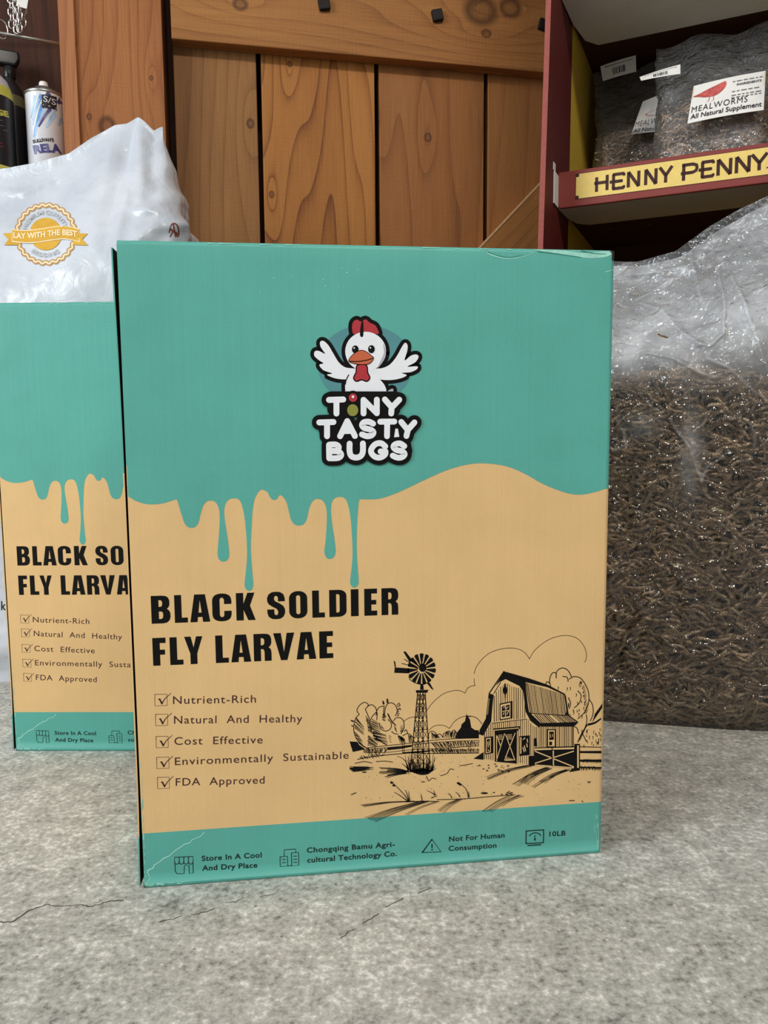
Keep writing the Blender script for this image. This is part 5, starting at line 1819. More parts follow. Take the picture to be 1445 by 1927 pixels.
def shell_points(n, hw, hd, p, zmin, zmax, inset, rng, x_range=(-1, 1)):
    th = rng.uniform(0, 2 * np.pi, n * 6)
    q = 2 / p
    x = np.sign(np.cos(th)) * np.abs(np.cos(th)) ** q
    y = np.sign(np.sin(th)) * np.abs(np.sin(th)) ** q
    # rejection for even arc density on front and sides
    return x * hw, y * hd


# front face sheets, sides, back and top, several layers deep
pos, nn = [], []
zt = lambda x, y: FILL - 0.006 - 0.5 * np.maximum(0, np.abs(y) - 0.05) + 0.010 * np.sin(x * 21 + 1) + 0.006 * np.sin(x * 47 + y * 60)
for layer, cnt in ((0, 420), (1, 620), (2, 760), (3, 900), (4, 900), (5, 700)):
    x = rng.uniform(-GHW * 0.99, GHW * 0.99, cnt)
    z = rng.uniform(0.006, 1, cnt) * (zt(x, 0) - 0.004)
    y = -(GHD - 0.0025 - 0.0023 * layer) * (1 - np.minimum(np.abs(x / GHW), 0.999) ** GP) ** (1 / GP) * (0.80 + 0.20 * smoothstep(0, 0.07, z / 0.65))
    nx_ = np.sign(x) * np.abs(x / GHW) ** (GP - 1) / GHW
    ny_ = -np.abs(y / GHD) ** (GP - 1) / GHD
    nv = np.stack([nx_, ny_, np.zeros(cnt)], 1)
    nv /= np.linalg.norm(nv, axis=1, keepdims=True)
    pos.append(np.stack([x, y, z], 1)); nn.append(nv)
for layer, cnt in ((0, 620), (1, 620), (2, 400)):
    x = rng.uniform(-GHW * 0.97, GHW * 0.97, cnt)
    y = rng.uniform(-1, 1, cnt) * (GHD - 0.004) * (1 - np.abs(x / GHW) ** GP) ** (1 / GP)
    pos.append(np.stack([x, y, zt(x, y) - 0.004 * layer], 1)); nn.append(np.tile([0, 0, 1.0], (cnt, 1)))
for sx in (-1, 1):
    cnt = 420
    y = rng.uniform(-GHD * 0.9, GHD * 0.9, cnt)
    x = sx * (GHW - 0.005) * (1 - np.abs(y / GHD) ** GP) ** (1 / GP)
    z = rng.uniform(0.006, FILL - 0.01, cnt)
    pos.append(np.stack([x, y, z], 1)); nn.append(np.tile([sx * 1.0, 0, 0], (cnt, 1)))
cnt = 900
x = rng.uniform(-GHW * 0.97, GHW * 0.97, cnt)
y = (GHD - 0.006) * (1 - np.abs(x / GHW) ** GP) ** (1 / GP)
pos.append(np.stack([x, y, rng.uniform(0.006, FILL - 0.01, cnt)], 1)); nn.append(np.tile([0, 1.0, 0], (cnt, 1)))
pos, nn = np.concatenate(pos), np.concatenate(nn)
WL, WR = 0.0265, 0.0023
fillo = worm_pile('mealworm_fill', pos, nn, WL, WR, M['worm'], rng, None, 0.55, 0.10)
fillo.location = GC
fillo.rotation_euler = (0, 0, GA)
tag(fillo, 'mass of dried brown mealworms filling the big clear bag', 'mealworms', None, 'stuff')
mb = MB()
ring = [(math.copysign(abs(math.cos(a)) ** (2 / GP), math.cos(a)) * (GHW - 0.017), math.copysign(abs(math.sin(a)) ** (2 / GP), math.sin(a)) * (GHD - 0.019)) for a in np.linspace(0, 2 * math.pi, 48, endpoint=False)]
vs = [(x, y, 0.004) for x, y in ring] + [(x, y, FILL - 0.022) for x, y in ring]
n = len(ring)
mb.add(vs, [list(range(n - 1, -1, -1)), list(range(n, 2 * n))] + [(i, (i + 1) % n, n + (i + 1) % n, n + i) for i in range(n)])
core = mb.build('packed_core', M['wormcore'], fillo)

# the 300 worms that show largest, pressed against the front film: one object each
shapes = []
wr_ = np.random.default_rng(9)
S = worm_shapes(14, 1.0, WR / WL, wr_) * WL
S *= wr_.uniform(0.9, 1.22, (14, 1, 1, 1))
for k in range(14):
    me = bpy.data.meshes.new('dried_mealworm')
    fast_mesh(me, S[k].reshape(-1, 3), WQ)
    for nm, val in (('tone', np.zeros(NR * NS)), ('along', np.repeat(np.linspace(0, 1, NR), NS))):
        a = me.attributes.new(nm, 'FLOAT', 'POINT')
        a.data.foreach_set('value', val.astype(np.float32))
    me.materials.append(M['worm'])
    me.polygons.foreach_set('use_smooth', [True] * len(me.polygons))
    shapes.append(me)
xa, xb = g_uv(1146, 1000)[0], g_uv(1445, 1000)[0]
placed = []
tries = 0
while len(placed) < 300 and tries < 6000:
    tries += 1
    x = rnd.uniform(xa, min(xb, GHW * 0.93))
    z = rnd.uniform(0.012, FILL - 0.012)
    if any(abs(x - a) < 0.017 and abs(z - b) < 0.0052 for a, b in placed): continue
    placed.append((x, z))
for (x, z) in placed:
    y = -(GHD - 0.0005) * (1 - abs(x / GHW) ** GP) ** (1 / GP) * (0.80 + 0.20 * float(smoothstep(0, 0.07, np.array(z / 0.65))))
    o = bpy.data.objects.new('dried_mealworm', rnd.choice(shapes))
    COL.objects.link(o)
    slope = math.atan2(-math.copysign(abs(x / GHW) ** (GP - 1) / GHW, x), abs(y / GHD) ** (GP - 1) / GHD)
    th = rnd.gauss(0, 0.55) + (math.pi if rnd.random() > 0.5 else 0)
    loc = Matrix.Rotation(-slope, 4, 'Z') @ Matrix.Rotation(math.pi / 2, 4, 'X') @ Matrix.Rotation(th, 4, 'Z')
    o.matrix_world = Matrix.Translation(Vector(GC)) @ Matrix.Rotation(GA, 4, 'Z') @ Matrix.Translation(Vector((x, y, z))) @ loc
    tag(o, 'dried brown mealworm pressed against the front of the big clear bag', 'mealworm', 'mealworms against the bag front')


# ------------------------------------------------------------------ cardboard display stand with trays
SA = math.radians(-24.3)
L0 = np.array([0.28135644, 1.28, 0.78756965])
SE = np.array([math.cos(SA), math.sin(SA), 0])
SB = np.array([-math.sin(SA), math.cos(SA), 0])
SW = 0.357
stand = empty('display_stand', (L0[0], L0[1], 0), SA)
tag(stand, 'maroon and yellow cardboard display stand with shelf trays by the plank door', 'display stand')
yf = lambda z: -0.0633 + (max(z, 0.66) - 1.0166) * 0.0882
yr = lambda z: 0.0985 + (z - 0.9) * 0.027
ZT, YB = 1.62, 0.362
for sx in (0, 1):
    xi, xo = (0.0, -0.008) if sx == 0 else (SW, SW + 0.008)
    mb = MB()
    C_ = [(yf(0), 0), (yr(0), 0), (YB, 0), (YB, ZT), (yr(ZT), ZT), (yf(ZT), ZT), (yf(0.66), 0.66)]
    vi = [(xi, y, z) for y, z in C_]
    vo = [(xo, y, z) for y, z in C_]
    mb.add(vi, [(0, 1, 4, 5, 6)], 0)
    mb.add(vi, [(1, 2, 3, 4)], 1)
    mb.add(vo, [(0, 1, 4, 5, 6), (1, 2, 3, 4)], 0)
    mb.add([vi[0], vi[6], vi[5], vo[5], vo[6], vo[0]], [(0, 1, 4, 5), (1, 2, 3, 4)], 2)
    mb.add([vi[2], vi[3], vo[3], vo[2]], [(0, 1, 2, 3)], 0)
    mb.add(vi + vo, [(3, 4, 11, 10), (4, 5, 12, 11), (0, 1, 8, 7), (1, 2, 9, 8)], 2)
    mb.build('side_panel', [M['darkred_card'], M['yellow_card'], M['pink_edge']], stand, fix=False)
mb = MB()
mb.box(0.0005, SW - 0.0005, YB - 0.006, YB - 0.001, 0, ZT)
mb.build('back_panel', M['back_card'], stand)
mb = MB()
mb.box(0.0005, SW - 0.0005, YB - 0.02, YB - 0.007, 0, 0.02)


def tray(zb, depth, named):
    t = empty('tray', (0, 0, 0), 0, stand)
    mb = MB()
    mb.prism([(0.004, zb + 0.0), (SW - 0.004, zb), (SW - 0.001, zb + 0.004), (SW - 0.001, zb + 0.0558), (0.001, zb + 0.0558), (0.001, zb + 0.004)], 0.0, 0.006)
    mb.build('tray_lip', M['red_card'], t, bevel=0.0015)
    mb = MB()
    # pale underside of the hollow front beam with rounded corners
    pts = [(0.001, 0.006), (SW - 0.001, 0.006), (SW - 0.001, depth - 0.02), (SW - 0.02, depth), (0.03, depth), (0.012, depth * 0.86), (0.003, depth * 0.5)]
    n = len(pts)
    mb.add([(x, y, zb + 0.0005) for x, y in pts] + [(x, y, zb + 0.008) for x, y in pts],
           [list(range(n)), list(range(2 * n - 1, n - 1, -1))] + [(i, (i + 1) % n, n + (i + 1) % n, n + i) for i in range(n)])
    mb.build('tray_underside', M['grey_card'], t)
    mb = MB()
    mb.box(0.0005, SW - 0.0005, 0.0065, YB - 0.008, zb + 0.0085, zb + 0.0125)
    mb.build('tray_floor', M['back_card'], t)
    mb = MB()
    mb.box(0.0004, 0.0022, -0.032, -0.0005, zb + 0.001, zb + 0.05)
    mb.box(0.0004, 0.0016, -0.036, -0.022, zb + 0.05, zb + 0.062)
    mb.build('tray_tab', M['white_card'], t, bevel=0.0004)
    return t


ZL = 0.7318
t_low = tray(ZL, 0.125, True)
t_up = tray(1.050, 0.18, False)


def lip(px, py):
    h = hit(px, py, L0, SB)
    return (float((h - L0) @ SE), float(h[2]))


zl = zoomer(1000, 0, 3.247)
zt_, zb__ = lip(*zl(270, 1066))[1], lip(*zl(270, 1216))[1]
ul, ur = lip(*zl(272, 1140))[0], SW - lip(*zl(272, 1140))[0]
for t_, dz in ((t_low, 0.0), (t_up, 1.05 - ZL)):
    pr = Print()
    ident = lambda x, y: (x, y)
    pr.tf = ident

    def notched(e, nt_):
        a, b, c, d_ = ul - e, ur + e, zb__ - e, zt_ + e
        return [(a + nt_, c), (b - nt_, c), (b - nt_, c + nt_), (b, c + nt_), (b, d_ - nt_), (b - nt_, d_ - nt_), (b - nt_, d_), (a + nt_, d_), (a + nt_, d_ - nt_), (a, d_ - nt_), (a, c + nt_), (a + nt_, c + nt_)]

    pr.poly([(ul - .0008, zb__ - .0008), (ur + .0008, zb__ - .0008), (ur + .0008, zt_ + .0008), (ul - .0008, zt_ + .0008)], (), 1)
    pr.layer = 1
    pr.poly(notched(0, 0.0045), (), 0)
    o = pr.build('sign_panel', [M['sign_yellow'], M['sign_brown']], lambda x, z, l: (x, -0.0003 - 0.0002 * l, z + dz), t_)
    pr = Print()
    pr.tf = ident
    LT = [('H', 398, 462), ('E', 492, 565), ('N', 592, 655), ('N', 698, 760), ('Y', 782, 858), ('P', 925, 1010), ('E', 1035, 1110), ('N', 1140, 1215), ('N', 1252, 1328), ('Y', 1344, 1438)]
    uz = lambda zx: lip(*zl(zx, 1140 - (zx - 400) * 0.125))[0]
    cb, ct = lip(*zl(400, 1166))[1], lip(*zl(400, 1084))[1]
    w = 0.0046
    for ch, a, b in LT:
        a, b = uz(a), uz(b)
        f = lambda x, y: (a + (b - a) * x, cb + (ct - cb) * y)
        S_ = {'H': [[(0, -.08), (0, 1.0)], [(1, -.05), (1, 1.08)], [(-.22, .56), (1, .56)]],
              'E': [[(.12, -.07), (.12, 1.05)], [(.05, 1.02), (1.02, 1.02)], [(-.2, .5), (.8, .5)], [(.05, -.02), (1.02, -.02)], [(1.0, 1.05), (1.0, .85)], [(.8, .6), (.8, .4)], [(1.0, .15), (1.0, -.05)]],
              'N': [[(0, -.06), (0, 1.06)], [(0, 1.06), (1, -.06)], [(1, -.06), (1, 1.06)]],
              'Y': [[(0, 1.08), (.5, .45)], [(1.0, 1.08), (.5, .45)], [(.5, .5), (.5, -.06)]],
              'P': [[(.05, -.1), (.05, 1.05)], [(-.08, 1.0), (.7, 1.0), (.97, .9), (1.0, .72), (.95, .52), (.7, .42), (-.15, .42)]]}[ch]
        for s in S_:
            pr.stroke([f(*p) for p in s], w * (0.8 if ch in 'E' and len(s) == 2 and s[0][0] == s[1][0] and s[0][0] > .5 else 1.0))
    pr.ell(uz(1441), cb + 0.001, 0.0011, 0.0011, 0, 12)
    pr.build('sign_lettering', M['sign_brown'], lambda x, z, l: (x, -0.0008, z + dz), t_)

# ------------------------------------------------------------------ pouches in the lower tray
M['bird_ink'] = simple('faded_red_ink', rgb(186, 86, 84), 0.6, 0.2, var=0.35, vscale=160)
M['pouch'] = film('clear_pouch_film', 0.08, 0.12, bscale=70, bstr=0.6, rough=0.07, gloss=0.9)
M['worm2'] = worm_material('dried_mealworm_small', rgb(142, 114, 92), rgb(214, 184, 154))
BASEZ = ZL + 0.0127


def stand_pt(px, py, y):
    h = hit(px, py, L0 + SB * y, SB)
    return (float((h - L0) @ SE), float(h[2]))


def pouch(label, x0, x1, y0, thick, height, fill, lean, seed):
    w = (x1 - x0) / 2
    root = empty('mealworm_pouch', L0 * [1, 1, 0] + SE * (x0 + w) + SB * y0 + np.array([0, 0, BASEZ]), SA)
    tag(root, label, 'pouch', 'mealworm pouches in the tray')

    def gz(T):
        return 1.0 - 0.03 * smoothstep(0.3, 0.5, T) + 0.13 * smoothstep(0.55, 0.9, T), np.maximum(0.03, (1 - smoothstep(fill / height - 0.1, 1.0, T) * 0.97)) * (0.7 + 0.3 * smoothstep(0, .12, T))

    hd = thick / 2
    P, T = sack(w, hd, 3.0, lambda X: height + 0.006 * np.sin(X * 60 + seed), gz, 150, 110)
    d = 0.004 * vnoise(P * 16, seed) + 0.003 * ridged(P * 34, seed + 1) + 0.001 * ridged(P * 90, seed + 2)
    d *= smoothstep(0, 0.1, T)
    nv = np.stack([P[..., 0] / w ** 2, P[..., 1] / hd ** 2, np.zeros_like(T)], -1)
    nv /= np.linalg.norm(nv, axis=-1, keepdims=True) + 1e-9
    P = P + nv * d[..., None]
    P[..., 1] += lean * (T ** 1.5)
    wrap_mesh('pouch_film', P, M['pouch'], root)
    g = np.random.default_rng(seed)
    n = 620
    x = g.uniform(-w * 0.84, w * 0.84, n)
    z = fill * g.random(n) * (1 - 0.25 * (x / w) ** 2)
    t = z / height
    wd = (1 - np.abs(x / w) ** 3) ** (1 / 3) * hd * 0.86 * (0.75 + 0.25 * smoothstep(0, .12, t)) * np.sqrt(np.maximum(0.05, 1 - (z / (fill * 1.06)) ** 4))
    y = -wd * np.where(g.random(n) < 0.62, 1.0, g.uniform(-1, 1, n)) + lean * t ** 1.5
    nvv = np.tile([0, -1.0, 0.25], (n, 1)) / math.hypot(1, .25)
    wp = worm_pile('pouch_mealworms', np.stack([x, y, z + 0.003], 1), nvv, 0.024, 0.0019, M['worm2'], g, None, 0.7, 0.3)
    wp.location = root.location
    wp.rotation_euler = root.rotation_euler
    tag(wp, 'dried mealworms filling the ' + label[0].lower() + label[1:], 'mealworms', None, 'stuff')
    return root


def label_patch(name, quad, y, root, art, mats, bow=0.004, ys=None):
    """quad: photo corners tl,tr,br,bl at stand depth y -> curved label, child of the pouch"""
    ys = ys or (y, y, y, y)
    pts = []
    for (px, py), yy in zip(quad, ys):
        u, z = stand_pt(px, py, yy)
        pts.append(np.array([u, yy, z]))
    org = np.array(root.location)
    lp = lambda s, t: (pts[3] * (1 - s) + pts[2] * s) * (1 - t) + (pts[0] * (1 - s) + pts[1] * s) * t

    def mp(s, t, l):
        p = lp(s, t).copy()
        p[1] += bow * (1 - math.sin(math.pi * min(max(s, 0), 1))) - 0.0003 * l
        wpt = L0 * [1, 1, 0] + SE * p[0] + SB * p[1] + np.array([0, 0, p[2]])
        dlt = wpt - org
        return (float(dlt @ SE), float(dlt @ SB), float(dlt[2]))

    G_ = np.array([[mp(s, t, 0) for s in np.linspace(0, 1, 13)] for t in np.linspace(0, 1, 9)])
    o = grid_mesh(name, G_, M['white_card'], root, True)
    pr = Print()
    pr.layer = 1
    sx = np.linalg.norm(pts[2] - pts[3])
    art(pr)
    po = pr.build('label_print', mats, mp, o)
    return o


LM = [M['label_black'], M['label_grey'], M['bird_ink'], M['label_cream']]


def art_main(pr):
    pr.poly([(0.0, .62), (1, .62), (1, .98), (0.0, .98)], (), 3)
    pr.layer = 2
    bird = smooth([(.02, .70), (.10, .66), (.22, .60), (.34, .60), (.42, .68), (.47, .80), (.46, .92), (.40, .90), (.32, .86), (.2, .80), (.1, .74)], 4, True)
    pr.poly(bird, (), 2)
    pr.layer = 3
    pr.stroke([(.26, .60), (.25, .48), (.22, .47)], 0.008, 2)
    pr.stroke([(.31, .60), (.32, .48), (.29, .47)], 0.008, 2)
    pr.text('INGREDIENTS', (.62, .74), (.95, .74), 0.055, 0, bold=0.02)
    for k, y in enumerate((.60, .50, .44, .86)):
        x = .56
        while x < .93:
            w = rnd.uniform(.03, .08)
            pr.stroke([(x, y), (x + w, y)], 0.022, 1)
            x += w + .02
    pr.text('MEALWORMS', (.03, .27), (.78, .27), 0.15, 0, bold=-0.004, spacing=1.15)
    pr.text('All Natural Supplement', (.03, .10), (.97, .10), 0.12, 0, bold=0.012)


def art_back(pr):
    pr.text('MEALWORMS', (.03, .22), (1.2, .22), 0.15, 0, bold=-0.002, spacing=1.1)
    pr.text('All Natural', (.03, .04), (.85, .04), 0.11, 0, bold=0.01)
    pr.poly(smooth([(.25, .55), (.5, .45), (.9, .5), (.95, .6), (.6, .6)], 3, True), (), 2)


def art_bar(pr):
    pr.text('Mealworms', (.12, .78), (.92, .78), 0.11, 1, bold=0.02)
    x = .33
    while x < .70:
        w = rnd.choice((.012, .02, .03))
        pr.poly([(x, .2), (x + w, .2), (x + w, .62), (x, .62)], (), 0)
        x += w + rnd.choice((.012, .02))
    pr.text('0 12345', (.38, .06), (.66, .06), 0.08, 1) if False else None


xl = stand_pt(1126, 250, 0.235)[0]
p_back = pouch('Clear mealworm pouch leaning against the yellow side panel with a barcode label', 0.018, 0.160, 0.225, 0.075, 0.296, 0.185, 0.05, 31)
p_front = pouch('Clear mealworm pouch with a red bird label lying across the tray front', 0.136, 0.314, 0.085, 0.100, 0.288, 0.155, 0.105, 41)
p_right = pouch('Clear mealworm pouch without visible label at the tray end, beside the bird label', 0.25, 0.34, 0.235, 0.08, 0.25, 0.15, 0.05, 51)
label_patch('bird_label', [(1305, 160), (1441, 131), (1437, 205), (1293, 231)], 0.03, p_front, art_main, LM, ys=(0.05, 0.05, 0.028, 0.028))
label_patch('barcode_label', [(1203, 144), (1280, 120), (1280, 138), (1206, 151)], 0.1, p_front, art_bar, LM, bow=0.002, ys=(0.1, 0.1, 0.095, 0.095))
label_patch('small_label', [(1209, 190), (1266, 170), (1252, 246), (1187, 252)], 0.18, p_back, art_back, LM, bow=0.003, ys=(0.185, 0.185, 0.178, 0.178))
label_patch('barcode_label', [(1129, 124), (1196, 103), (1197, 134), (1134, 152)], 0.2, p_back, art_bar, LM, bow=0.002, ys=(0.215, 0.215, 0.21, 0.21))

# ------------------------------------------------------------------ left recess: shelf, spray can, bottles, rod, chains
mb = MB()
sl, sr_ = -1.35, u0 + 0.004
mb.box(sl, sr_, -0.02, 0.139, 0.822, 0.842)
sh = mb.build('shelf_board', M['shelfwood'], None, bevel=0.002)
sh.location = WO
sh.rotation_euler = (0, 0, WANG)
tag(sh, 'brown wooden shelf board in the recess, carrying the spray can and bottles', 'shelf')
SHZ = 0.842


def wall_world(u, y, z):
    return WO + WU * u - WN * y + np.array([0, 0, z])


def wall_at(px, py, y):
    return hit(px, py, WO - WN * y, WN)


cc = wall_at(89, 300, 0.055)
cc[2] = SHZ
can = empty('spray_can', cc, math.atan2(-cc[0], cc[1]))
tag(can, 'white aerosol spray can with blue brush strokes standing beside the timber post', 'spray can')
cd_ = math.hypot(cc[0], cc[1])
fwd_ = np.array([-cc[0], -cc[1], 0]) / cd_
right_ = np.array([-fwd_[1], fwd_[0], 0])
if right_[0] < 0: right_ = -right_
CR = 0.0335


def can_uv(px, py, r=CR, c=cc):
    fw = np.array([-c[0], -c[1], 0]); fw /= np.linalg.norm(fw)
    rt = np.array([-fw[1], fw[0], 0])
    h = hit(px, py, c + fw * r * 0.75, fw)
    return (float((h - c) @ rt), float(h[2] - c[2]))


zrim = can_uv(88, 174)[1]
zdome = can_uv(88, 160)[1]
znoz = can_uv(88, 145)[1]
M['can_white'] = simple('can_white_paint', rgb(222, 224, 230), 0.3, 0.5, var=0.03, vscale=60)
M['can_blue'] = simple('can_blue_ink', rgb(96, 150, 214), 0.35, 0.5, var=0.15, vscale=90)
M['can_lblue'] = simple('can_pale_blue_ink', rgb(160, 196, 232), 0.35, 0.5, var=0.15, vscale=90)
M['can_navy'] = simple('can_navy_ink', rgb(72, 70, 132), 0.35, 0.5, var=0.12, vscale=90)
M['nozzle'] = simple('white_nozzle_plastic', rgb(232, 230, 226), 0.4, 0.4, var=0.02)
mb = MB()
mb.lathe([(0, 0), (CR - .002, 0), (CR, .003), (CR, zrim - 0.002)], 56)
mb.build('can_body', M['can_white'], can, True, fix=True)
mb = MB()
mb.lathe([(CR, zrim - 0.002), (CR + .0012, zrim), (CR + .0012, zrim + .003), (CR - .001, zrim + .0045), (CR * .9, zrim + .006), (CR * .72, zdome - .004), (CR * .5, zdome - .001), (CR * .46, zdome + .002), (CR * .36, zdome + .002), (0, zdome + .002)], 56)
mb.build('can_dome', M['steel'], can, True)
mb = MB()
mb.lathe([(.0095, zdome + .002), (.0085, zdome + .004), (.0078, znoz - .003), (.0066, znoz - .0005), (0, znoz)], 32)
mb.build('nozzle', M['nozzle'], can, True)


def can_print(name, pr, mats, c, r, root):
    # printed shapes live in (x offset, z); wrap on the cylinder
    def mp(x, z, l):
        rr_ = r + 0.0003 + 0.0001 * l
        a = math.asin(max(-0.999, min(0.999, x / r)))
        return (rr_ * math.sin(a), -rr_ * math.cos(a), z)
    return pr.build(name, mats, mp, root)


z6 = zoomer(0, 0, 6.023)
tfc = lambda a, b: can_uv(*z6(a, b))
pr = Print(tfc)
for (pts, w, mi) in (([(395, 1090), (370, 1250), (352, 1330)], 4.5, 1), ([(470, 1090), (410, 1240), (375, 1370)], 5.5, 0), ([(445, 1130), (400, 1290), (372, 1420)], 4, 1), ([(560, 1130), (480, 1290), (420, 1420), (390, 1580)], 7, 1),
                     ([(480, 1200), (440, 1330), (400, 1460), (385, 1560)], 5, 0), ([(570, 1250), (500, 1350), (440, 1450)], 6, 2), ([(620, 1300), (560, 1400), (520, 1460)], 7, 1), ([(700, 1110), (650, 1170)], 9, 2), ([(560, 1070), (520, 1100)], 8, 2),
                     ([(700, 1330), (660, 1420)], 6, 1), ([(640, 1240), (560, 1350)], 4, 1)):
    sm = smooth(pts, 8) if len(pts) > 2 else smooth([pts[0], ((pts[0][0] + pts[1][0]) / 2, (pts[0][1] + pts[1][1]) / 2), pts[1]], 8)
    pr.layer += 0.3
    pr.stroke(sm, w * 0.00103, mi, w1=w * 0.0004)
can_print('brush_stroke_print', pr, [M['can_blue'], M['can_lblue'], M['can_navy']], cc, CR, can)
pr = Print(tfc)
pr.layer = 5
gx = [(475 + 165 * k / 6) for k in range(7)]
for i in range(6):
    pr.poly([(gx[i], 1092 + i * 2), (gx[i + 1], 1094 + i * 2), (gx[i + 1], 1252 + i), (gx[i], 1236 + i * 2)], (), 0)
pr.layer = 7
pr.text('S/S', (490, 1170), (628, 1205), 0.0105, 1, bold=0.0)
pr.stroke([(488, 1208), (560, 1222), (636, 1232)], 0.0012, 1)
can_print('emblem', pr, [M['label_black'], M['can_white'], M['can_navy']], cc, CR, can)
pr = Print(tfc)
pr.layer = 5
pr.text("SULLIVAN'S", (378, 1625), (612, 1618), 0.0058, 0, bold=0.04)
can_print('maker_lettering', pr, [M['label_black']], cc, CR, can)
pr = Print(tfc)
pr.layer = 5
pr.text('RELA', (392, 1745), (700, 1735), 0.0148, 2, bold=0.05)
can_print('name_lettering', pr, [M['label_black'], M['can_white'], M['can_navy']], cc, CR, can)

# bottles
M['bottle_black'] = simple('black_bottle_plastic', rgb(30, 30, 34), 0.35, 0.5, var=0.1)
M['bottle_clear'] = simple('milky_lilac_plastic', rgb(206, 200, 214), 0.3, 0.5, var=0.04)
M['bottle_dim'] = simple('bottle_olive_ink', rgb(96, 92, 66), 0.4, 0.4, var=0.08)
M['bottle_yellow'] = simple('bottle_yellow_ink', rgb(206, 200, 92), 0.4, 0.4, var=0.08)


def bottle(label, c, r, zs_top, text, tpos, dark=False):
    root = empty('sprayer_bottle', c, math.atan2(-c[0], c[1]))
    tag(root, label, 'bottle', 'sprayer bottles on the shelf')
    h = zs_top
    mb = MB(); mb.lathe([(0, 0), (r * .95, 0), (r, .004), (r, .022), (r * .97, .026)], 48)
    mb.build('bottle_base', M['bottle_yellow'], root, True)
    mb = MB(); mb.lathe([(r * .97, .026), (r * .97, h - .046)], 48)
    mb.build('label_band', M['bottle_black'], root, True)
    mb = MB(); mb.lathe([(r * .97, h - .046), (r * .95, h - .034), (r * .90, h - .026)], 48)
    mb.build('yellow_band', M['bottle_dim' if dark else 'bottle_yellow'], root, True)
    mb = MB(); mb.lathe([(r * .90, h - .026), (r * .78, h - .012), (r * .55, h - .002), (r * .36, h + .004), (r * .34, h + .012)], 48)
    mb.build('shoulder', M['bottle_black' if dark else 'bottle_clear'], root, True)
    mb = MB(); mb.lathe([(r * .38, h + .010), (r * .40, h + .012), (r * .40, h + .03), (r * .3, h + .032), (0, h + .032)], 40)
    mb.build('cap_collar', M['bottle_black'], root, True)
    mb = MB()
    mb.prism([(-.030, h + .032), (.012, h + .032), (.020, h + .045), (.018, h + .060), (-.034, h + .060), (-.040, h + .052)], -.010, .010)
    mb.build('sprayer_head', M['bottle_black'], root, bevel=.004)
    mb = MB()
    mb.prism([(-.022, h + .034), (-.016, h + .034), (-.024, h + .004), (-.032, h - .004), (-.034, h + .002)], -.005, .005)
    mb.build('trigger', M['bottle_black'], root, bevel=.001)
    pr = Print(lambda a, b: can_uv(a, b, r, c))
    pr.layer = 1
    if text:
        pr.text(text, tpos[0], tpos[1], tpos[2], 0, bold=0.05)
        for (x, y, w) in ((0, 228, 6), (0, 238, 8), (2, 246, 14)): pr.stroke([(x - 12, y), (x + w * .5, y + .3), (x + w, y + .6)], 0.0009, 1)
    for (x, y, w) in ((-4, 272, 10), (-4, 278, 12)): pr.stroke([(x - 8, y), (x + w * .5, y), (x + w, y)], 0.0008, 2)
    def mp(x, z, l):
        rr_ = r * .97 + 0.0004
        a = math.asin(max(-0.999, min(0.999, x / r)))
        return (rr_ * math.sin(a), -rr_ * math.cos(a), z)
    pr.build('label_lettering', [M['bottle_yellow'], M['label_grey'], M['red_ink']], mp, root)
    return root


b1 = wall_at(-14, 310, 0.04); b1[2] = SHZ
h1 = can_uv(-14, 128, 0.04, b1)[1]
bottle('black sprayer bottle with yellow lettering and pale shoulder, on the shelf near the can', b1, 0.043, h1, 'RANGE', ((-46, 219), (18, 219), 0.0095))
b2 = wall_at(27, 300, 0.106); b2[2] = SHZ
bottle('black sprayer bottle tucked behind the yellow lettered bottle on the shelf', b2, 0.027, can_uv(20, 150, 0.03, b2)[1], None, None, True)

# rod
ra, rb = wall_at(-140, 37, 0.02), wall_at(112, 82, 0.02)
rb = rb + (rb - ra) / np.linalg.norm(rb - ra) * 0.012
mb = MB()
mb.tube([ra, (ra + rb) / 2, rb], 0.0028, 12)
rod = mb.build('hanging_rod', M['steel'], None, True)
tag(rod, 'thin galvanised steel rod running into the timber post', 'rod')
dirr = (rb - ra) / np.linalg.norm(rb - ra)


def link_mesh_for(L, Wd, wire, twist):
    mb = MB()
    pts = []
    n = 20
    for k in range(n):
        a = 2 * math.pi * k / n
        x = Wd / 2 * math.cos(a)
        z = (L / 2 - Wd / 2) * (1 if math.sin(a) >= 0 else -1) + Wd / 2 * math.sin(a)
        pts.append((x * math.cos(twist), x * math.sin(twist), z))
    mb.tube(pts, wire, 6, closed=True)
    return mb


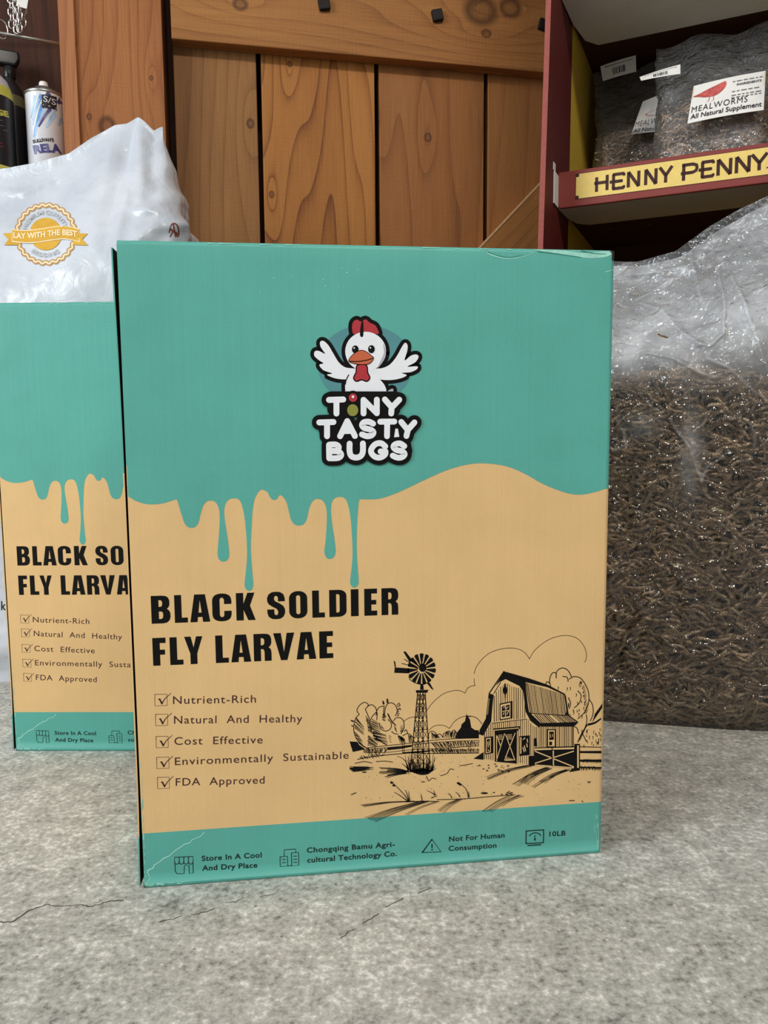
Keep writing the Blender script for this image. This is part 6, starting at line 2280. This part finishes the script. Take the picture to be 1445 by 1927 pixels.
def chain(pxa, pya, pxb, pyb, y, label, ringed=False):
    a, b = wall_at(pxa, pya, y), wall_at(pxb, pyb, y)
    root = empty('hanging_chain', b)
    tag(root, label, 'chain', 'chains hanging over the rod')
    L = np.linalg.norm(a - b)
    pitch = 0.0105
    n = int(L / pitch)
    dv = Vector((a - b) / L)
    rot = Vector((0, 0, 1)).rotation_difference(dv).to_matrix().to_4x4()
    base = [link_mesh_for(0.0145, 0.0085, 0.0012, t) for t in (0.3, 0.3 + math.pi / 2)]
    objs = []
    for k in range(n):
        if k < 2:
            o = base[k].build('link', M['chrome'], root, True)
            objs.append(o)
        else:
            o = objs[k % 2].copy(); COL.objects.link(o)
        o.matrix_local = Matrix.Translation(dv * (0.006 + k * pitch)) @ rot @ Matrix.Rotation(rnd.uniform(-.3, .3), 4, 'Z')
    return root


CL = 'bright steel chain hanging down in front of the rod in the recess'
for (a, b, c, d_, yy) in ((16, -60, 22, 52, .008), (27, -60, 31, 62, .0), (47, -60, 44, 50, .008), (38, -60, 37, 60, -.004)):
    chain(a, b, c, d_, yy, CL)
# added upper rod, out of view, put in to support the chains
ra_added, rb_added = wall_at(-140, -62, 0.003), wall_at(116, -52, 0.003)
rb_added = rb_added + (rb_added - ra_added) / np.linalg.norm(rb_added - ra_added) * 0.012
mb = MB(); mb.tube([ra_added, (ra_added + rb_added) / 2, rb_added], 0.0028, 12)
tag(mb.build('hanging_rod', M['steel'], None, True), 'added upper steel rod out of view, supporting the chains', 'rod')  # shares the lower rod's name, but this rod is an added support
# loop of a hook round the lower rod
hp = wall_at(4, 62, 0.02)
mb = MB()
mb.tube([hp + WU * (0.009 * math.cos(a)) + np.array([0, 0, 0.016 * math.sin(a) + 0.006]) - WN * (0.004 * math.cos(a)) for a in np.linspace(-math.pi * 0.95, math.pi * 0.62, 24)] + [hp + WU * -0.004 + np.array([0, 0, 0.03]), hp + WU * -0.006 + np.array([0, 0, 0.09])], 0.0013, 8)
tag(mb.build('wire_hook', M['chrome'], None, True), 'bent wire hook looped round the steel rod', 'hook')
tp = wall_at(42, 3, -0.008)
mb = MB(); mb.box(-.009, .009, -.0004, .0004, -.010, .03)
tg = mb.build('price_tag', M['white_card'], None)
tg.location = tp
tg.rotation_euler = (0, 0.2, WANG)
tag(tg, 'small blank white tag tied to the hanging chains', 'tag')
